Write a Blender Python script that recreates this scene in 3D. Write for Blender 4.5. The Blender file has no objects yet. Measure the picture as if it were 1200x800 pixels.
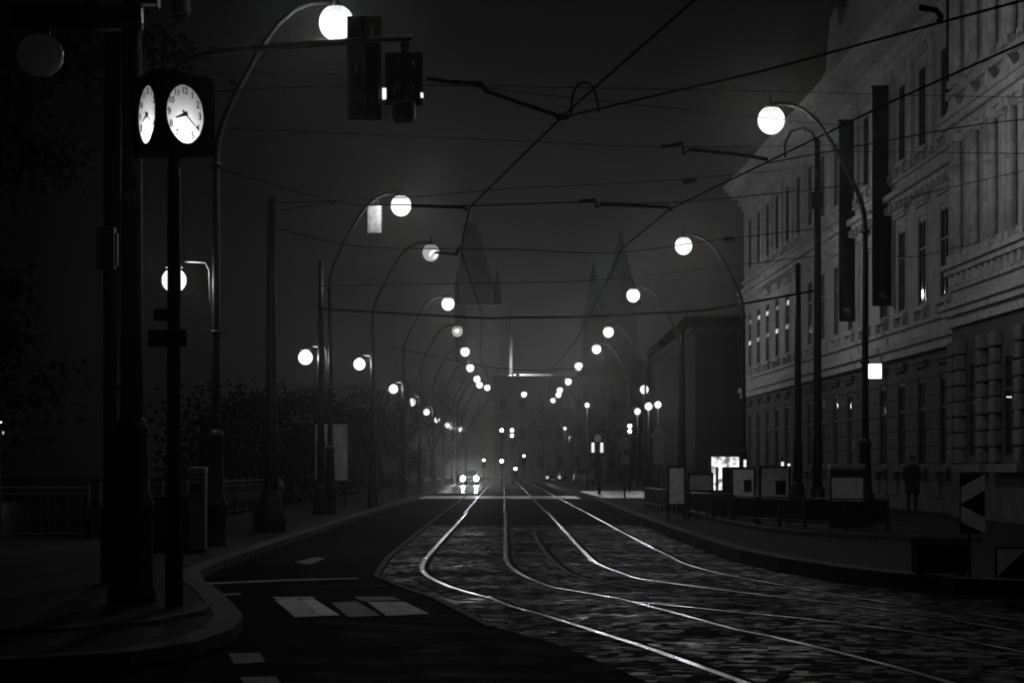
import bpy, bmesh, math, random
from mathutils import Vector, Matrix
random.seed(7)
SC = bpy.context.scene
COL = SC.collection
F, VX, VY, H = 2750.0, 590.0, 549.0, 1.6

def P(px, py, d):
    return Vector(((px-VX)*d/F, d, H+(VY-py)*d/F))
def G(px, py):
    d = H*F/(py-VY)
    return ((px-VX)*d/F, d)

# ------------------------------------------------------------------ materials
MATS = {}
def mat(name, g, rough=0.7, metal=0.0, noise=0.0, scale=8.0, bump=0.0, bscale=30.0, spec=0.5, rvar=0.0, dirt=0.0):
    if name in MATS: return MATS[name]
    m = bpy.data.materials.new(name); m.use_nodes = True
    nt = m.node_tree; b = nt.nodes['Principled BSDF']
    b.inputs['Base Color'].default_value = (g, g, g, 1)
    b.inputs['Roughness'].default_value = rough
    b.inputs['Metallic'].default_value = metal
    b.inputs['Specular IOR Level'].default_value = spec
    tc = nt.nodes.new('ShaderNodeTexCoord')
    if noise or rvar:
        n = nt.nodes.new('ShaderNodeTexNoise'); n.inputs['Scale'].default_value = scale
        n.inputs['Detail'].default_value = 6; n.inputs['Roughness'].default_value = .65
        nt.links.new(tc.outputs['Object'], n.inputs['Vector'])
        if noise:
            mr = nt.nodes.new('ShaderNodeMapRange')
            mr.inputs[1].default_value = .3; mr.inputs[2].default_value = .7
            mr.inputs[3].default_value = max(0, g*(1-noise)); mr.inputs[4].default_value = g*(1+noise)
            nt.links.new(n.outputs['Fac'], mr.inputs[0]); nt.links.new(mr.outputs[0], b.inputs['Base Color'])
        if rvar:
            mr = nt.nodes.new('ShaderNodeMapRange')
            mr.inputs[1].default_value = .35; mr.inputs[2].default_value = .65
            mr.inputs[3].default_value = max(0.03, rough-rvar); mr.inputs[4].default_value = rough+rvar
            nt.links.new(n.outputs['Fac'], mr.inputs[0]); nt.links.new(mr.outputs[0], b.inputs['Roughness'])
    if bump:
        n2 = nt.nodes.new('ShaderNodeTexNoise'); n2.inputs['Scale'].default_value = bscale
        n2.inputs['Detail'].default_value = 5
        bp = nt.nodes.new('ShaderNodeBump'); bp.inputs['Strength'].default_value = 1.0
        bp.inputs['Distance'].default_value = bump
        nt.links.new(tc.outputs['Object'], n2.inputs['Vector'])
        nt.links.new(n2.outputs['Fac'], bp.inputs['Height']); nt.links.new(bp.outputs[0], b.inputs['Normal'])
    MATS[name] = m
    return m

def emit(name, strength, g=1.0, noise=0):
    if name in MATS: return MATS[name]
    m = bpy.data.materials.new(name); m.use_nodes = True
    nt = m.node_tree; nt.nodes.clear()
    e = nt.nodes.new('ShaderNodeEmission'); e.inputs[0].default_value = (g, g, g, 1); e.inputs[1].default_value = strength
    o = nt.nodes.new('ShaderNodeOutputMaterial'); nt.links.new(e.outputs[0], o.inputs[0])
    if noise:
        tc = nt.nodes.new('ShaderNodeTexCoord'); n = nt.nodes.new('ShaderNodeTexNoise'); n.inputs['Scale'].default_value = noise
        mr = nt.nodes.new('ShaderNodeMapRange'); mr.inputs[1].default_value=.4; mr.inputs[2].default_value=.6
        mr.inputs[3].default_value=strength*.12; mr.inputs[4].default_value=strength
        nt.links.new(tc.outputs['Object'], n.inputs['Vector']); nt.links.new(n.outputs['Fac'], mr.inputs[0]); nt.links.new(mr.outputs[0], e.inputs[1])
    MATS[name] = m; return m

BLACK = mat('black_paint', .012, .42, 0, .3, 5, rvar=.08, spec=.22)
IRON = mat('cast_iron', .014, .5, 0, .4, 12, .002, 60, spec=.2)
DARK = mat('dark_plastic', .012, .6, 0, .3, 6, spec=.12)
GREYM = mat('grey_metal', .18, .45, .5, .35, 10)
PALE = mat('pale_paint', .32, .5, 0, .3, 9)
WHITE = mat('white_paint', .62, .5, 0, .2, 9)
ASPH = mat('asphalt', .013, .62, 0, .5, 1.3, .006, 45, rvar=.12, spec=.0005)
PAVE = mat('paving', .038, .75, 0, .5, 2.2, .006, 18, rvar=.12, spec=.02)
KERB = mat('granite_kerb', .085, .7, 0, .4, 6, .004, 40, rvar=.1, spec=.05)
EARTH = mat('dark_earth', .03, .9, 0, .3, .3)
RAIL = mat('worn_steel', .62, .2, 1.0, .3, 1.5, .0012, 30, rvar=.07)
RAILSIDE = mat('rail_groove', .008, .9, spec=.02)
PAINT = mat('road_paint', .7, .7, 0, .95, 3.5, .004, 40, rvar=.1)
PAINTW = mat('road_paint_worn', .12, .7, 0, 1.0, 3.0, .004, 40, rvar=.1)
GLEAM = mat('pale_gleam', .85, .3, 0, .3, .8, .004, 6, rvar=.1)  # near-white colour standing for wet reflection and lit paving
STONE = mat('plaster', .6, .8, 0, .28, 1.1, .004, 25)
STONE2 = mat('sandstone_trim', .62, .8, 0, .35, 3, .008, 20)
STONED = mat('dark_stone', .11, .85, 0, .4, 1.6, .012, 14)  # darker stone for ground floor, its window trim and the quay wall
ROOF = mat('slate_roof', .07, .7, 0, .3, 3)
FRAME = mat('window_wood', .1, .6)
GLASSD = mat('dark_glass', .012, .06, 0, 0, spec=.8, bump=.0015, bscale=1.4)
BARK = mat('bark', .03, .9, 0, .5, 4, .02, 12)
CLOTH = mat('dark_cloth', .02, .9, 0, .2, 6)
SKIN = mat('skin', .25, .6)
BANNER = mat('banner_cloth', .012, .85, 0, .3, 1.5)
WIRE = mat('wire', .004, .9, spec=.02)
FARW = mat('far_wall', .16, .9, 0, .3, .15)
FARD = mat('far_wall_dark', .03, .9, 0, .3, .15)
WATER = mat('river_water', .01, .3, 0, 0, bump=.06, bscale=.6)
CARP = mat('car_paint', .06, .22, .3, 0)
CARL = mat('car_paint_pale', .3, .25, .3, 0)
RUBBER = mat('rubber', .02, .85)
def globe_glass(name, e_):
    m = bpy.data.materials.new(name); m.use_nodes = True; nt = m.node_tree; nt.nodes.clear()
    t = nt.nodes.new('ShaderNodeBsdfTransparent'); t.inputs[0].default_value = (.8, .8, .8, 1)
    e = nt.nodes.new('ShaderNodeEmission'); e.inputs[1].default_value = e_
    a = nt.nodes.new('ShaderNodeAddShader'); o = nt.nodes.new('ShaderNodeOutputMaterial')
    nt.links.new(t.outputs[0], a.inputs[0]); nt.links.new(e.outputs[0], a.inputs[1]); nt.links.new(a.outputs[0], o.inputs[0])
    return m
GLASSG = globe_glass('glowing_glass', .75)
GLASSD2 = globe_glass('weakly_glowing_glass', .22)
LGLOBE = emit('lamp_light', 330)
LSMALL = emit('small_lamp_light', 150)
LDIM = emit('dim_lamp_light', 3.0, noise=6)
LCRES = emit('weak_lamp_light', 8.0, noise=5)
SIGNLIT = emit('lit_sign', 2.2)
SHOPLIT = emit('lit_case', 1.5, noise=4)
HEADL = emit('headlight_light', 800)
LENSON = emit('signal_light', 16)
LENSDIM = emit('dim_signal_light', 1.2)
PARKL = emit('faint_headlight', .5)
NIGHTWIN = emit('night_window_light', .12)

def cobble_mat():
    m = bpy.data.materials.new('cobbles'); m.use_nodes = True
    nt = m.node_tree; b = nt.nodes['Principled BSDF']
    tc = nt.nodes.new('ShaderNodeTexCoord')
    mp = nt.nodes.new('ShaderNodeMapping'); mp.inputs['Rotation'].default_value = (0, 0, math.radians(12))
    mp.inputs['Scale'].default_value = (8.2, 7.4, 1)
    v = nt.nodes.new('ShaderNodeTexVoronoi'); v.inputs['Scale'].default_value = 1.0; v.inputs['Randomness'].default_value = .7
    v.voronoi_dimensions = '2D'
    ve = nt.nodes.new('ShaderNodeTexVoronoi'); ve.feature = 'DISTANCE_TO_EDGE'; ve.inputs['Randomness'].default_value = .7
    ve.voronoi_dimensions = '2D'
    nt.links.new(tc.outputs['Object'], mp.inputs[0]); nt.links.new(mp.outputs[0], v.inputs['Vector']); nt.links.new(mp.outputs[0], ve.inputs['Vector'])
    rr = nt.nodes.new('ShaderNodeMapRange'); rr.interpolation_type = 'SMOOTHSTEP'
    rr.inputs[1].default_value = 0; rr.inputs[2].default_value = .28; nt.links.new(ve.outputs['Distance'], rr.inputs[0])
    sep = nt.nodes.new('ShaderNodeSeparateColor'); nt.links.new(v.outputs['Color'], sep.inputs[0])
    big = nt.nodes.new('ShaderNodeTexNoise'); big.inputs['Scale'].default_value = 1.1; big.inputs['Detail'].default_value = 3; nt.links.new(tc.outputs['Object'], big.inputs['Vector'])
    # height = dome + per-stone offset + slow waves
    a1 = nt.nodes.new('ShaderNodeMath'); a1.operation = 'MULTIPLY_ADD'; a1.inputs[1].default_value = .55
    nt.links.new(sep.outputs[0], a1.inputs[0]); nt.links.new(rr.outputs[0], a1.inputs[2])
    a2 = nt.nodes.new('ShaderNodeMath'); a2.operation = 'MULTIPLY_ADD'; a2.inputs[1].default_value = 2.2
    nt.links.new(big.outputs['Fac'], a2.inputs[0]); nt.links.new(a1.outputs[0], a2.inputs[2])
    bp = nt.nodes.new('ShaderNodeBump'); bp.inputs['Distance'].default_value = .034; bp.inputs['Strength'].default_value = 1
    nt.links.new(a2.outputs[0], bp.inputs['Height']); nt.links.new(bp.outputs[0], b.inputs['Normal'])
    mr = nt.nodes.new('ShaderNodeMapRange'); mr.inputs[3].default_value = .005; mr.inputs[4].default_value = .022
    mu = nt.nodes.new('ShaderNodeMath'); mu.operation = 'MULTIPLY'
    nt.links.new(rr.outputs[0], mu.inputs[0]); nt.links.new(sep.outputs[1], mu.inputs[1]); nt.links.new(mu.outputs[0], mr.inputs[0])
    nt.links.new(mr.outputs[0], b.inputs['Base Color'])
    rm = nt.nodes.new('ShaderNodeMapRange'); rm.inputs[3].default_value = .13; rm.inputs[4].default_value = .8
    b.inputs['Specular IOR Level'].default_value = .28
    pt = nt.nodes.new('ShaderNodeTexNoise'); pt.inputs['Scale'].default_value = .55; pt.inputs['Detail'].default_value = 3; nt.links.new(tc.outputs['Object'], pt.inputs['Vector'])
    pr = nt.nodes.new('ShaderNodeMapRange'); pr.inputs[1].default_value = .35; pr.inputs[2].default_value = .7; pr.inputs[3].default_value = .6; pr.inputs[4].default_value = 0
    nt.links.new(pt.outputs['Fac'], pr.inputs[0]); ad = nt.nodes.new('ShaderNodeMath'); ad.operation = 'ADD'; ad.use_clamp = True
    nt.links.new(pr.outputs[0], ad.inputs[0]); nt.links.new(sep.outputs[2], ad.inputs[1]); nt.links.new(ad.outputs[0], rm.inputs[0])
    sm = nt.nodes.new('ShaderNodeMapRange'); sm.inputs[3].default_value = .55; sm.inputs[4].default_value = .015; nt.links.new(ad.outputs[0], sm.inputs[0]); nt.links.new(sm.outputs[0], b.inputs['Specular IOR Level']); nt.links.new(rm.outputs[0], b.inputs['Roughness'])
    return m
COBBLE = cobble_mat()

# ------------------------------------------------------------------ mesh builder
class MB:
    def __init__(s): s.v = []; s.f = []; s.sm = []
    def add(s, vs, fs, smooth=False):
        o = len(s.v); s.v += [tuple(v) for v in vs]
        s.f += [tuple(i+o for i in f) for f in fs]; s.sm += [smooth]*len(fs); return s
    def box(s, x0, x1, y0, y1, z0, z1, bev=0.0):
        if bev <= 0:
            v = [(x, y, z) for x in (x0, x1) for y in (y0, y1) for z in (z0, z1)]
            return s.add(v, [(0,1,3,2),(4,6,7,5),(0,4,5,1),(2,3,7,6),(0,2,6,4),(1,5,7,3)])
        bm = bmesh.new(); bmesh.ops.create_cube(bm, size=1)
        for v in bm.verts: v.co = Vector(((x0+x1)/2+v.co.x*(x1-x0), (y0+y1)/2+v.co.y*(y1-y0), (z0+z1)/2+v.co.z*(z1-z0)))
        bmesh.ops.bevel(bm, geom=bm.edges[:], offset=bev, segments=2, affect='EDGES', profile=.6)
        s.bm(bm); return s
    def bm(s, bm, smooth=False):
        bm.verts.ensure_lookup_table(); bm.verts.index_update()
        s.add([v.co[:] for v in bm.verts], [[v.index for v in f.verts] for f in bm.faces], smooth); bm.free()
    def tube(s, pts, r, n=8, cap=True, smooth=True):
        pts = [Vector(p) for p in pts]
        rs = r if isinstance(r, (list, tuple)) else [r]*len(pts)
        vs = []; fs = []; prev = None
        for i, p in enumerate(pts):
            a = pts[max(i-1, 0)]; c = pts[min(i+1, len(pts)-1)]
            t = (c-a).normalized() if (c-a).length > 1e-9 else Vector((0,0,1))
            if prev is None:
                u = t.cross(Vector((0, 1, 0)))
                if u.length < .05: u = t.cross(Vector((1, 0, 0)))
            else: u = prev - t*prev.dot(t)
            u.normalize(); prev = u; w = t.cross(u)
            for k in range(n):
                an = 2*math.pi*k/n
                vs.append(p+(u*math.cos(an)+w*math.sin(an))*rs[i])
        for i in range(len(pts)-1):
            for k in range(n):
                fs.append((i*n+k, i*n+(k+1) % n, (i+1)*n+(k+1) % n, (i+1)*n+k))
        s.add(vs, fs, smooth)
        if cap:
            o = len(s.v)-len(vs)
            s.f += [tuple(o+k for k in range(n))[::-1], tuple(o+(len(pts)-1)*n+k for k in range(n))]; s.sm += [False, False]
        return s
    def lathe(s, prof, c=(0, 0, 0), n=16, smooth=True):
        return s.tube([(c[0], c[1], c[2]+z) for r, z in prof], [max(r, .0005) for r, z in prof], n, True, smooth)
    def sphere(s, c, r, sub=2, sc=(1,1,1)):
        bm = bmesh.new(); bmesh.ops.create_icosphere(bm, subdivisions=sub, radius=r)
        for v in bm.verts: v.co = Vector((v.co.x*sc[0]+c[0], v.co.y*sc[1]+c[1], v.co.z*sc[2]+c[2]))
        s.bm(bm, True); return s
    def prism(s, poly, z0, z1, M=None):
        n = len(poly)
        vs = [Vector((x, y, z0)) for x, y in poly]+[Vector((x, y, z1)) for x, y in poly]
        if M is not None: vs = [M @ v for v in vs]
        fs = [tuple(range(n))[::-1], tuple(range(n, 2*n))]+[(i, (i+1) % n, n+(i+1) % n, n+i) for i in range(n)]
        return s.add(vs, fs)
    def quad(s, a, b, c, d): return s.add([a, b, c, d], [(0, 1, 2, 3)])
    def mesh(s, name, m):
        me = bpy.data.meshes.new(name); me.from_pydata(s.v, [], s.f); me.validate()
        if len(me.polygons) == len(s.sm): me.polygons.foreach_set('use_smooth', s.sm)
        me.materials.append(m); return me
    def build(s, name, m, parent=None, loc=(0, 0, 0)):
        o = bpy.data.objects.new(name, s.mesh(name, m)); COL.objects.link(o); o.location = loc
        if parent is not None: o.parent = parent
        fixn(o.data); return o
def fixn(me):
    bm = bmesh.new(); bm.from_mesh(me); bmesh.ops.recalc_face_normals(bm, faces=bm.faces); bm.to_mesh(me); bm.free()

def bulb(parent, energy, r=.16):
    l = bpy.data.lights.new('lamp_bulb', 'POINT'); l.energy = energy; l.shadow_soft_size = r
    o = bpy.data.objects.new('lamp_bulb', l); COL.objects.link(o); o.parent = parent; return o
def tag(o, label=None, cat=None, group=None, kind=None):
    if label: o['label'] = label
    if cat: o['category'] = cat
    if group: o['group'] = group
    if kind: o['kind'] = kind
    return o
def thing(name, label, cat, loc=(0, 0, 0), rz=0, group=None):
    o = bpy.data.objects.new(name, None); COL.objects.link(o); o.location = loc; o.rotation_euler = (0, 0, rz)
    o.empty_display_size = .2
    return tag(o, label, cat, group)
def copy_tree(o, parent=None):
    c = o.copy(); COL.objects.link(c); c.parent = parent
    for ch in list(o.children): copy_tree(ch, c)
    return c
def part(name, mb, m, parent, loc=(0, 0, 0)): return mb.build(name, m, parent, loc)
def mpart(name, me, parent, loc=(0,0,0), rot=(0,0,0)):
    o = bpy.data.objects.new(name, me); COL.objects.link(o); o.parent = parent; o.location = loc; o.rotation_euler = rot; return o
def text_mesh(txt, size, m, ext=.004):
    cu = bpy.data.curves.new('lettering', 'FONT'); cu.body = txt; cu.size = size; cu.extrude = ext
    cu.align_x = 'CENTER'; cu.align_y = 'CENTER'; cu.offset = size*.02
    t = bpy.data.objects.new('lettering', cu); COL.objects.link(t)
    dg = bpy.context.evaluated_depsgraph_get(); me = bpy.data.meshes.new_from_object(t.evaluated_get(dg))
    bpy.data.objects.remove(t); me.materials.clear(); me.materials.append(m); return me

def sheet(name, poly, z, m, kind='structure', label=None, cat=None, group=None):
    mb = MB(); mb.add([(x, y, z) for x, y in poly], [tuple(range(len(poly)))])
    o = mb.build(name, m)
    me = o.data
    if me.polygons[0].normal.z < 0: me.flip_normals()
    return tag(o, label, cat, group, kind)

# ------------------------------------------------------------------ setting
mb = MB()
mb.quad((-300, -100, 0), (700, -100, 0), (700, 50, 0), (-300, 50, 0))
mb.quad((-8.8, 50, 0), (700, 50, 0), (700, 1500, 0), (-8.8, 1500, 0))
tag(mb.build('ground', EARTH), kind='structure')
sheet('river', [(-900, 50.2), (-9.1, 50.2), (-9.1, 1500), (-900, 1500)], -4, WATER)
tag(MB().box(-9.1, -8.82, 50.1, 600, -4.5, .02).box(-300, -9.1, 50.0, 50.2, -4.5, .02).build('quay_wall', STONED), kind='structure')

sheet('road', [(-60, 4), (60, 4), (60, 26), (14, 30.5), (9, 31), (8.5, 42), (8.5, 600), (-5.2, 600), (-5.2, 30), (-60, 15)], .004, ASPH)

# pavement left (bulb at the corner) with kerb
KL = [(-60, 12.5), (-14, 15.9), (-9, 16.9), (-5.2, 17.7), (-3.88, 18.1), (-3.0, 18.9), (-2.62, 20.0), (-2.49, 21.6), (-2.62, 23.6), (-2.95, 25.6), (-3.4, 28.2), (-3.95, 31), (-4.35, 33.6), (-4.5, 37), (-4.55, 45), (-4.6, 600)]
def kerb_run(name, line, w, side, z0=0.0, z1=.13):
    mb = MB(); pts = [Vector((x, y)) for x, y in line]; inner = []
    for i, p in enumerate(pts):
        a = pts[max(0, i-1)]; c = pts[min(len(pts)-1, i+1)]; t = (c-a).normalized(); n = Vector((-t.y, t.x))*side
        inner.append(p+n*w)
    for i in range(len(pts)-1):
        a, b = pts[i], pts[i+1]; L = (b-a).length; k = max(1, min(12, int(L/.9)))
        for j in range(k):
            g = .012 if L/k > .3 else .0
            t0 = j/k; t1 = (j+1)/k-g/(L/k+1e-6)
            q = [a.lerp(b, t0), a.lerp(b, t1), inner[i].lerp(inner[i+1], t1), inner[i].lerp(inner[i+1], t0)]
            mb.prism([(p.x, p.y) for p in q], z0, z1)
    o = tag(mb.build(name, KERB), kind='structure'); return [(p.x, p.y) for p in inner]
inn = kerb_run('kerb', KL, .28, 1)
def slab(name, poly, z0, z1, m):
    mb = MB(); mb.prism(poly, z0, z1); return tag(mb.build(name, m), kind='structure')
slab('pavement', inn+[(-8.82, 600), (-8.82, 50), (-60, 50)], .002, .118, PAVE)
# second raised lip set back on the corner
inner2 = [(-9, 19.4), (-5.4, 20.6), (-4.0, 21.3), (-3.3, 22.4), (-3.05, 23.9), (-3.15, 25.2)]
kerb_run('kerb', inner2, .14, 1, .118, .16)

KR = [(4.3, 600), (4.2, 107), (3.95, 70), (3.92, 55), (3.95, 45), (4.05, 40), (4.3, 36.5), (4.72, 33.3), (5.15, 31.3), (5.7, 29.7), (6.5, 28.9), (9, 28.4), (14, 28), (60, 26)]
inr = kerb_run('kerb', KR, .3, 1, 0, .22)
slab('pavement', inr+[(60, 600)], .002, .208, PAVE)
# inner platform edge on the right
kerb_run('kerb', [(5.6, 75), (5.55, 58), (5.8, 51.8), (6.3, 48.5), (7.3, 46), (9, 44.6)], .25, 1, .208, .30)

# cobbles
sheet('cobblestones', [(-2.06, 66), (-2.0, 42), (-1.82, 34.9), (-1.33, 31.9), (-.76, 28.8), (-.03, 23.5), (.47, 21.4), (.92, 18.6), (1.3, 16), (2.4, 10), (30, 10), (30, 28), (14, 29.3), (9.2, 30.6), (7.0, 31.8), (5.5, 34.3), (4.7, 37.6), (4.2, 41.5), (4.1, 47), (4.0, 66)], .008, COBBLE)
mbk = kerb_run('kerb', [(-2.3, 300), (-2.2, 66), (-2.12, 42), (-1.94, 34.9), (-1.45, 31.8), (-.88, 28.8), (-.15, 23.5)], .09, 1, .004, .02)
sheet('gleam_crossing', [(-6.1, 125), (-6.1, 137), (4.2, 137), (4.2, 125)], .012, GLEAM)  # pale crossing strip; its colour carries the bright wet reflection
slab('gleam_apron', [(4.7, 112), (4.7, 146), (8.6, 146), (8.6, 112)], .2085, .216, GLEAM)  # lit stretch of pavement put in as a pale slab
sheet('puddle', [(-4.3, 152), (-4.9, 178), (-4.6, 214), (-1.9, 214), (-1.65, 176), (-1.75, 154)], .012, mat('puddle_water', .01, .2, 0, 0, bump=.03, bscale=1.5, spec=.8))
# tracks -----------------------------------------------------------
def smooth_line(pts, step=.8):
    out = []
    n = len(pts)
    for i in range(n-1):
        p0 = Vector(pts[max(i-1, 0)]); p1 = Vector(pts[i]); p2 = Vector(pts[i+1]); p3 = Vector(pts[min(i+2, n-1)])
        k = max(1, int((p2-p1).length/step)); k = min(k, 24)
        for j in range(k):
            t = j/k
            out.append(.5*((2*p1)+(p2-p0)*t+(2*p0-5*p1+4*p2-p3)*t*t+(3*p1-p0-3*p2+p3)*t**3))
    out.append(Vector(pts[-1])); return out
def rail(line, label, m=None):
    pts = smooth_line(line); mb = MB(); ms = MB()
    for off, w, z, b in ((0, .074, .019, mb), (.08, .08, .012, ms)):
        vs = []; n = len(pts)
        for i, p in enumerate(pts):
            t = (pts[min(i+1, n-1)]-pts[max(i-1, 0)]).normalized(); nn = Vector((-t.y, t.x))
            c = p+nn*off
            for q in (c+nn*w/2, c-nn*w/2): vs.append((q.x, q.y, z))
        b.add(vs, [(2*i, 2*i+1, 2*i+3, 2*i+2) for i in range(n-1)])
    # crown edges
    o = mb.build('tram_rail', m or RAIL)
    if o.data.polygons[0].normal.z < 0: o.data.flip_normals()
    tag(o, label, 'rail', 'tram rails set in the street')
    g = ms.build('groove', RAILSIDE, o)
    if g.data.polygons[0].normal.z < 0: g.data.flip_normals()
def gpts(l): return [G(*p) for p in l]
R1 = [(-1.4, 420), (-1.4, 120), (-1.4, 85)]+gpts([(548, 600), (520, 631), (500, 654), (494.5, 667), (501, 676), (512, 682), (530, 689.5), (550, 695.5), (575, 702), (600, 712), (637, 722), (700, 742), (762, 762), (837, 789), (870, 801), (1000, 855), (1150, 920)])
R2 = [(.04, 420), (.04, 120), (.04, 85)]+gpts([(592, 600), (592.3, 640), (593, 656), (600, 666.5), (615, 676), (647, 689), (675, 694), (720, 701.5), (770, 714), (825, 729), (862, 739), (900, 746.5), (962, 761), (1032, 779), (1107, 800), (1250, 845)])
R3 = [(1.55, 420), (1.55, 120), (1.55, 85)]+gpts([(641, 600), (682, 645), (700, 661), (722, 670), (748, 679), (785, 684), (825, 689.5), (900, 699), (975, 707), (1040, 716), (1130, 730), (1250, 752)])
R4 = [(2.98, 420), (2.98, 120), (2.98, 85)]+gpts([(685, 600), (750, 635), (782, 651), (800, 660.5), (832, 670), (865, 677), (900, 683.5), (937, 690), (987, 699), (1040, 707), (1100, 715), (1220, 732)])
R5 = gpts([(720, 701.2), (740, 706), (785, 710.5), (862, 718.5), (945, 726.5), (1000, 733), (1062, 741), (1130, 752), (1230, 772)])
R6 = gpts([(625, 624), (637, 645), (660, 668), (690, 680), (750, 692), (820, 702), (890, 712)])
rail(R1, 'leftmost bright tram rail bending hard past the painted crossing')
rail(R2, 'second tram rail from the left, running straight up the street middle')
rail(R3, 'third bright tram rail from the left, with a kink before the cobbles')
rail(R4, 'outermost right tram rail, beside the right hand kerb')
rail(R5, 'short tram rail splitting off the second rail on the cobbles')
rail(R6, 'faint dull tram rail between the two middle bright rails', mat('rusty_steel', .03, .6, .3, .3, 3))
# markings ---------------------------------------------------------
def mark(poly_px, m, z=.014, name='road_marking'):
    return sheet(name, [G(*p) for p in poly_px], z, m)
mark([(322, 704), (348, 702.5), (397, 722), (346, 724)], PAINT)
mark([(320, 700.5), (366, 700), (369, 702), (324, 703)], PAINT)
mark([(353, 703.5), (368, 703), (398, 722), (375, 723)], mat('road_paint_fresh', .8, .6, 0, .4, 3, .003, 40), z=.018)
mark([(388, 707), (418, 705.5), (446, 722), (408, 724)], PAINTW)
mark([(415, 700), (459, 700), (470, 704), (424, 705)], PAINTW)
mark([(430, 706), (474, 706), (503, 720), (453, 722.5)], PAINT)
mark([(268, 767), (305, 766), (311, 777), (274, 779)], PAINTW)
mark([(281, 795), (323, 794), (332, 806), (290, 807)], PAINTW)
mark([(243, 683.5), (330, 679.7), (420, 677.5), (420, 679), (330, 681.5), (243, 685.5)], PAINTW)
mark([(250, 697), (282, 695.5), (282, 697.5), (250, 699.5)], PAINTW)
mark([(345, 659), (372, 653), (381, 655), (363, 662)], PAINTW)

# ------------------------------------------------------------------ street lamps
def street_lamp_proto(side, base_w=1.0, small=True):
    # side = +1: arm reaches to +x (mast left of street). built at the mast base
    root = thing('street_lamp', 'x', 'street lamp')
    s = side
    prof = [(0, 1.0), (0, 4.2), (0, 7.5), (.03, 7.85), (.12, 8.2), (.42, 8.85), (.85, 9.62), (1.2, 10.12), (1.5, 10.38), (1.8, 10.5), (2.1, 10.53), (2.3, 10.5)]
    rr = [.1, .085, .075, .075, .075, .072, .068, .065, .062, .06, .058, .055]
    pts = []; rs = []
    L = smooth_line([(x, z) for x, z in prof], .22)
    for q in L:
        pts.append((q.x*s, 0, q.y))
    rs = [max(.055, .1-.005*i*46/len(L)*.25) for i in range(len(L))]
    mastm = MB().tube(pts, rs, 10)
    for z in (4.2, 7.4): mastm.lathe([(.085, z-.05), (.115, z-.03), (.115, z+.03), (.085, z+.05)], n=12)
    part('mast', mastm, BLACK, root)
    part('mast_base', MB().lathe([(.27, 0), (.27, .12), (.22, .2), (.2, .75), (.235, .85), (.235, .95), (.17, 1.05), (.14, 2.1), (.165, 2.2), (.11, 2.35)], n=16), IRON, root)
    part('cap', MB().lathe([(.06, .48), (.09, .42), (.16, .36), (.24, .26), (.25, .22)], (2.3*s, 0, 10.06), 16).tube([(2.3*s, 0, 10.42), (2.3*s, 0, 10.75)], .03, 6), BLACK, root)
    g = part('globe', MB().sphere((0, 0, 0), .33, 3, (1, 1, 1.05)), GLASSG, root, (2.3*s, 0, 10.12))
    bulb(g, 284)
    if small:
        part('side_arm', MB().tube([(0, 0, 4.75), (0-.1*s, 0, 4.8), (-.12*s, 0, 5.4), (-.2*s, 0, 5.55), (-.8*s, 0, 5.58)], .028, 6).lathe([(.03, .12), (.12, .05), (.17, -.02)], (-.8*s, 0, 5.46), 12), GREYM, root)
        g2 = part('side_globe', MB().sphere((0, 0, 0), .235, 3), GLASSG, root, (-.8*s, 0, 5.2))
        bulb(g2, 62, .12)
    return root
protoL = street_lamp_proto(1)
protoR = street_lamp_proto(-1, small=False)
def zc(o, k): return [c for c in o.children if c.name.startswith(k)][0]
LL = [ # pxglobe, py, label
 (394, 27, 'nearest left lamp mast, its big globe blazing behind the traffic signal arm'),
 (470, 241, 'left lamp mast with a pale hanging plate under its arm'),
 (505, 296, 'left lamp mast whose high globe is only partly lit'),
 (525, 356, 'left lamp mast fourth from the camera, high globe fully lit'),
 (536, 388, 'left lamp mast fifth from the camera, with a weak ring shaped glow'),
 (545, 412, 'left lamp mast sixth from the camera, standing before the tall tower'),
 (551, 431, 'left lamp mast seventh from the camera, below the tower gallery'),
 (559, 444, 'left lamp mast eighth from the camera, upper of the touching pair'),
 (562, 451, 'left lamp mast ninth from the camera, lower of the touching pair'),
 (571, 454, 'farthest left lamp mast at the end of the row')]
LPOS = {}
for i, (px, py, lab) in enumerate(LL):
    o = copy_tree(protoL)
    d = (10.12-H)*F/(VY-py); X = (px-VX)*d/F
    o.location = (X-2.3, d, .118); o.location.z = .0
    tag(o, lab, None, 'curved lamp masts along the left kerb')
    if i >= 2: zc(o, 'side_globe').location = (-.52, 0, 5.72); sa_ = zc(o, 'side_arm'); sa_.scale = (.65, 1, 1); sa_.location.z = .52
    LPOS[i] = o
    if i >= 5: b_ = zc(o, 'globe').children[0]; b_.data = b_.data.copy(); b_.data.energy = 130; b_ = zc(o, 'side_globe').children[0]; b_.data = b_.data.copy(); b_.data.energy = 35
    if i in (2, 4):
        g = zc(o, 'globe'); bb = g.children[0]; bb.data = bb.data.copy(); bb.data.energy = 7 if i == 2 else 3; part('filament', MB().sphere((.1 if i == 2 else -.03, 0, -.08 if i == 2 else .05), .17 if i == 2 else .13, 2), LDIM, g); g.data = g.data.copy(); g.data.materials[0] = GLASSD2
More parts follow.
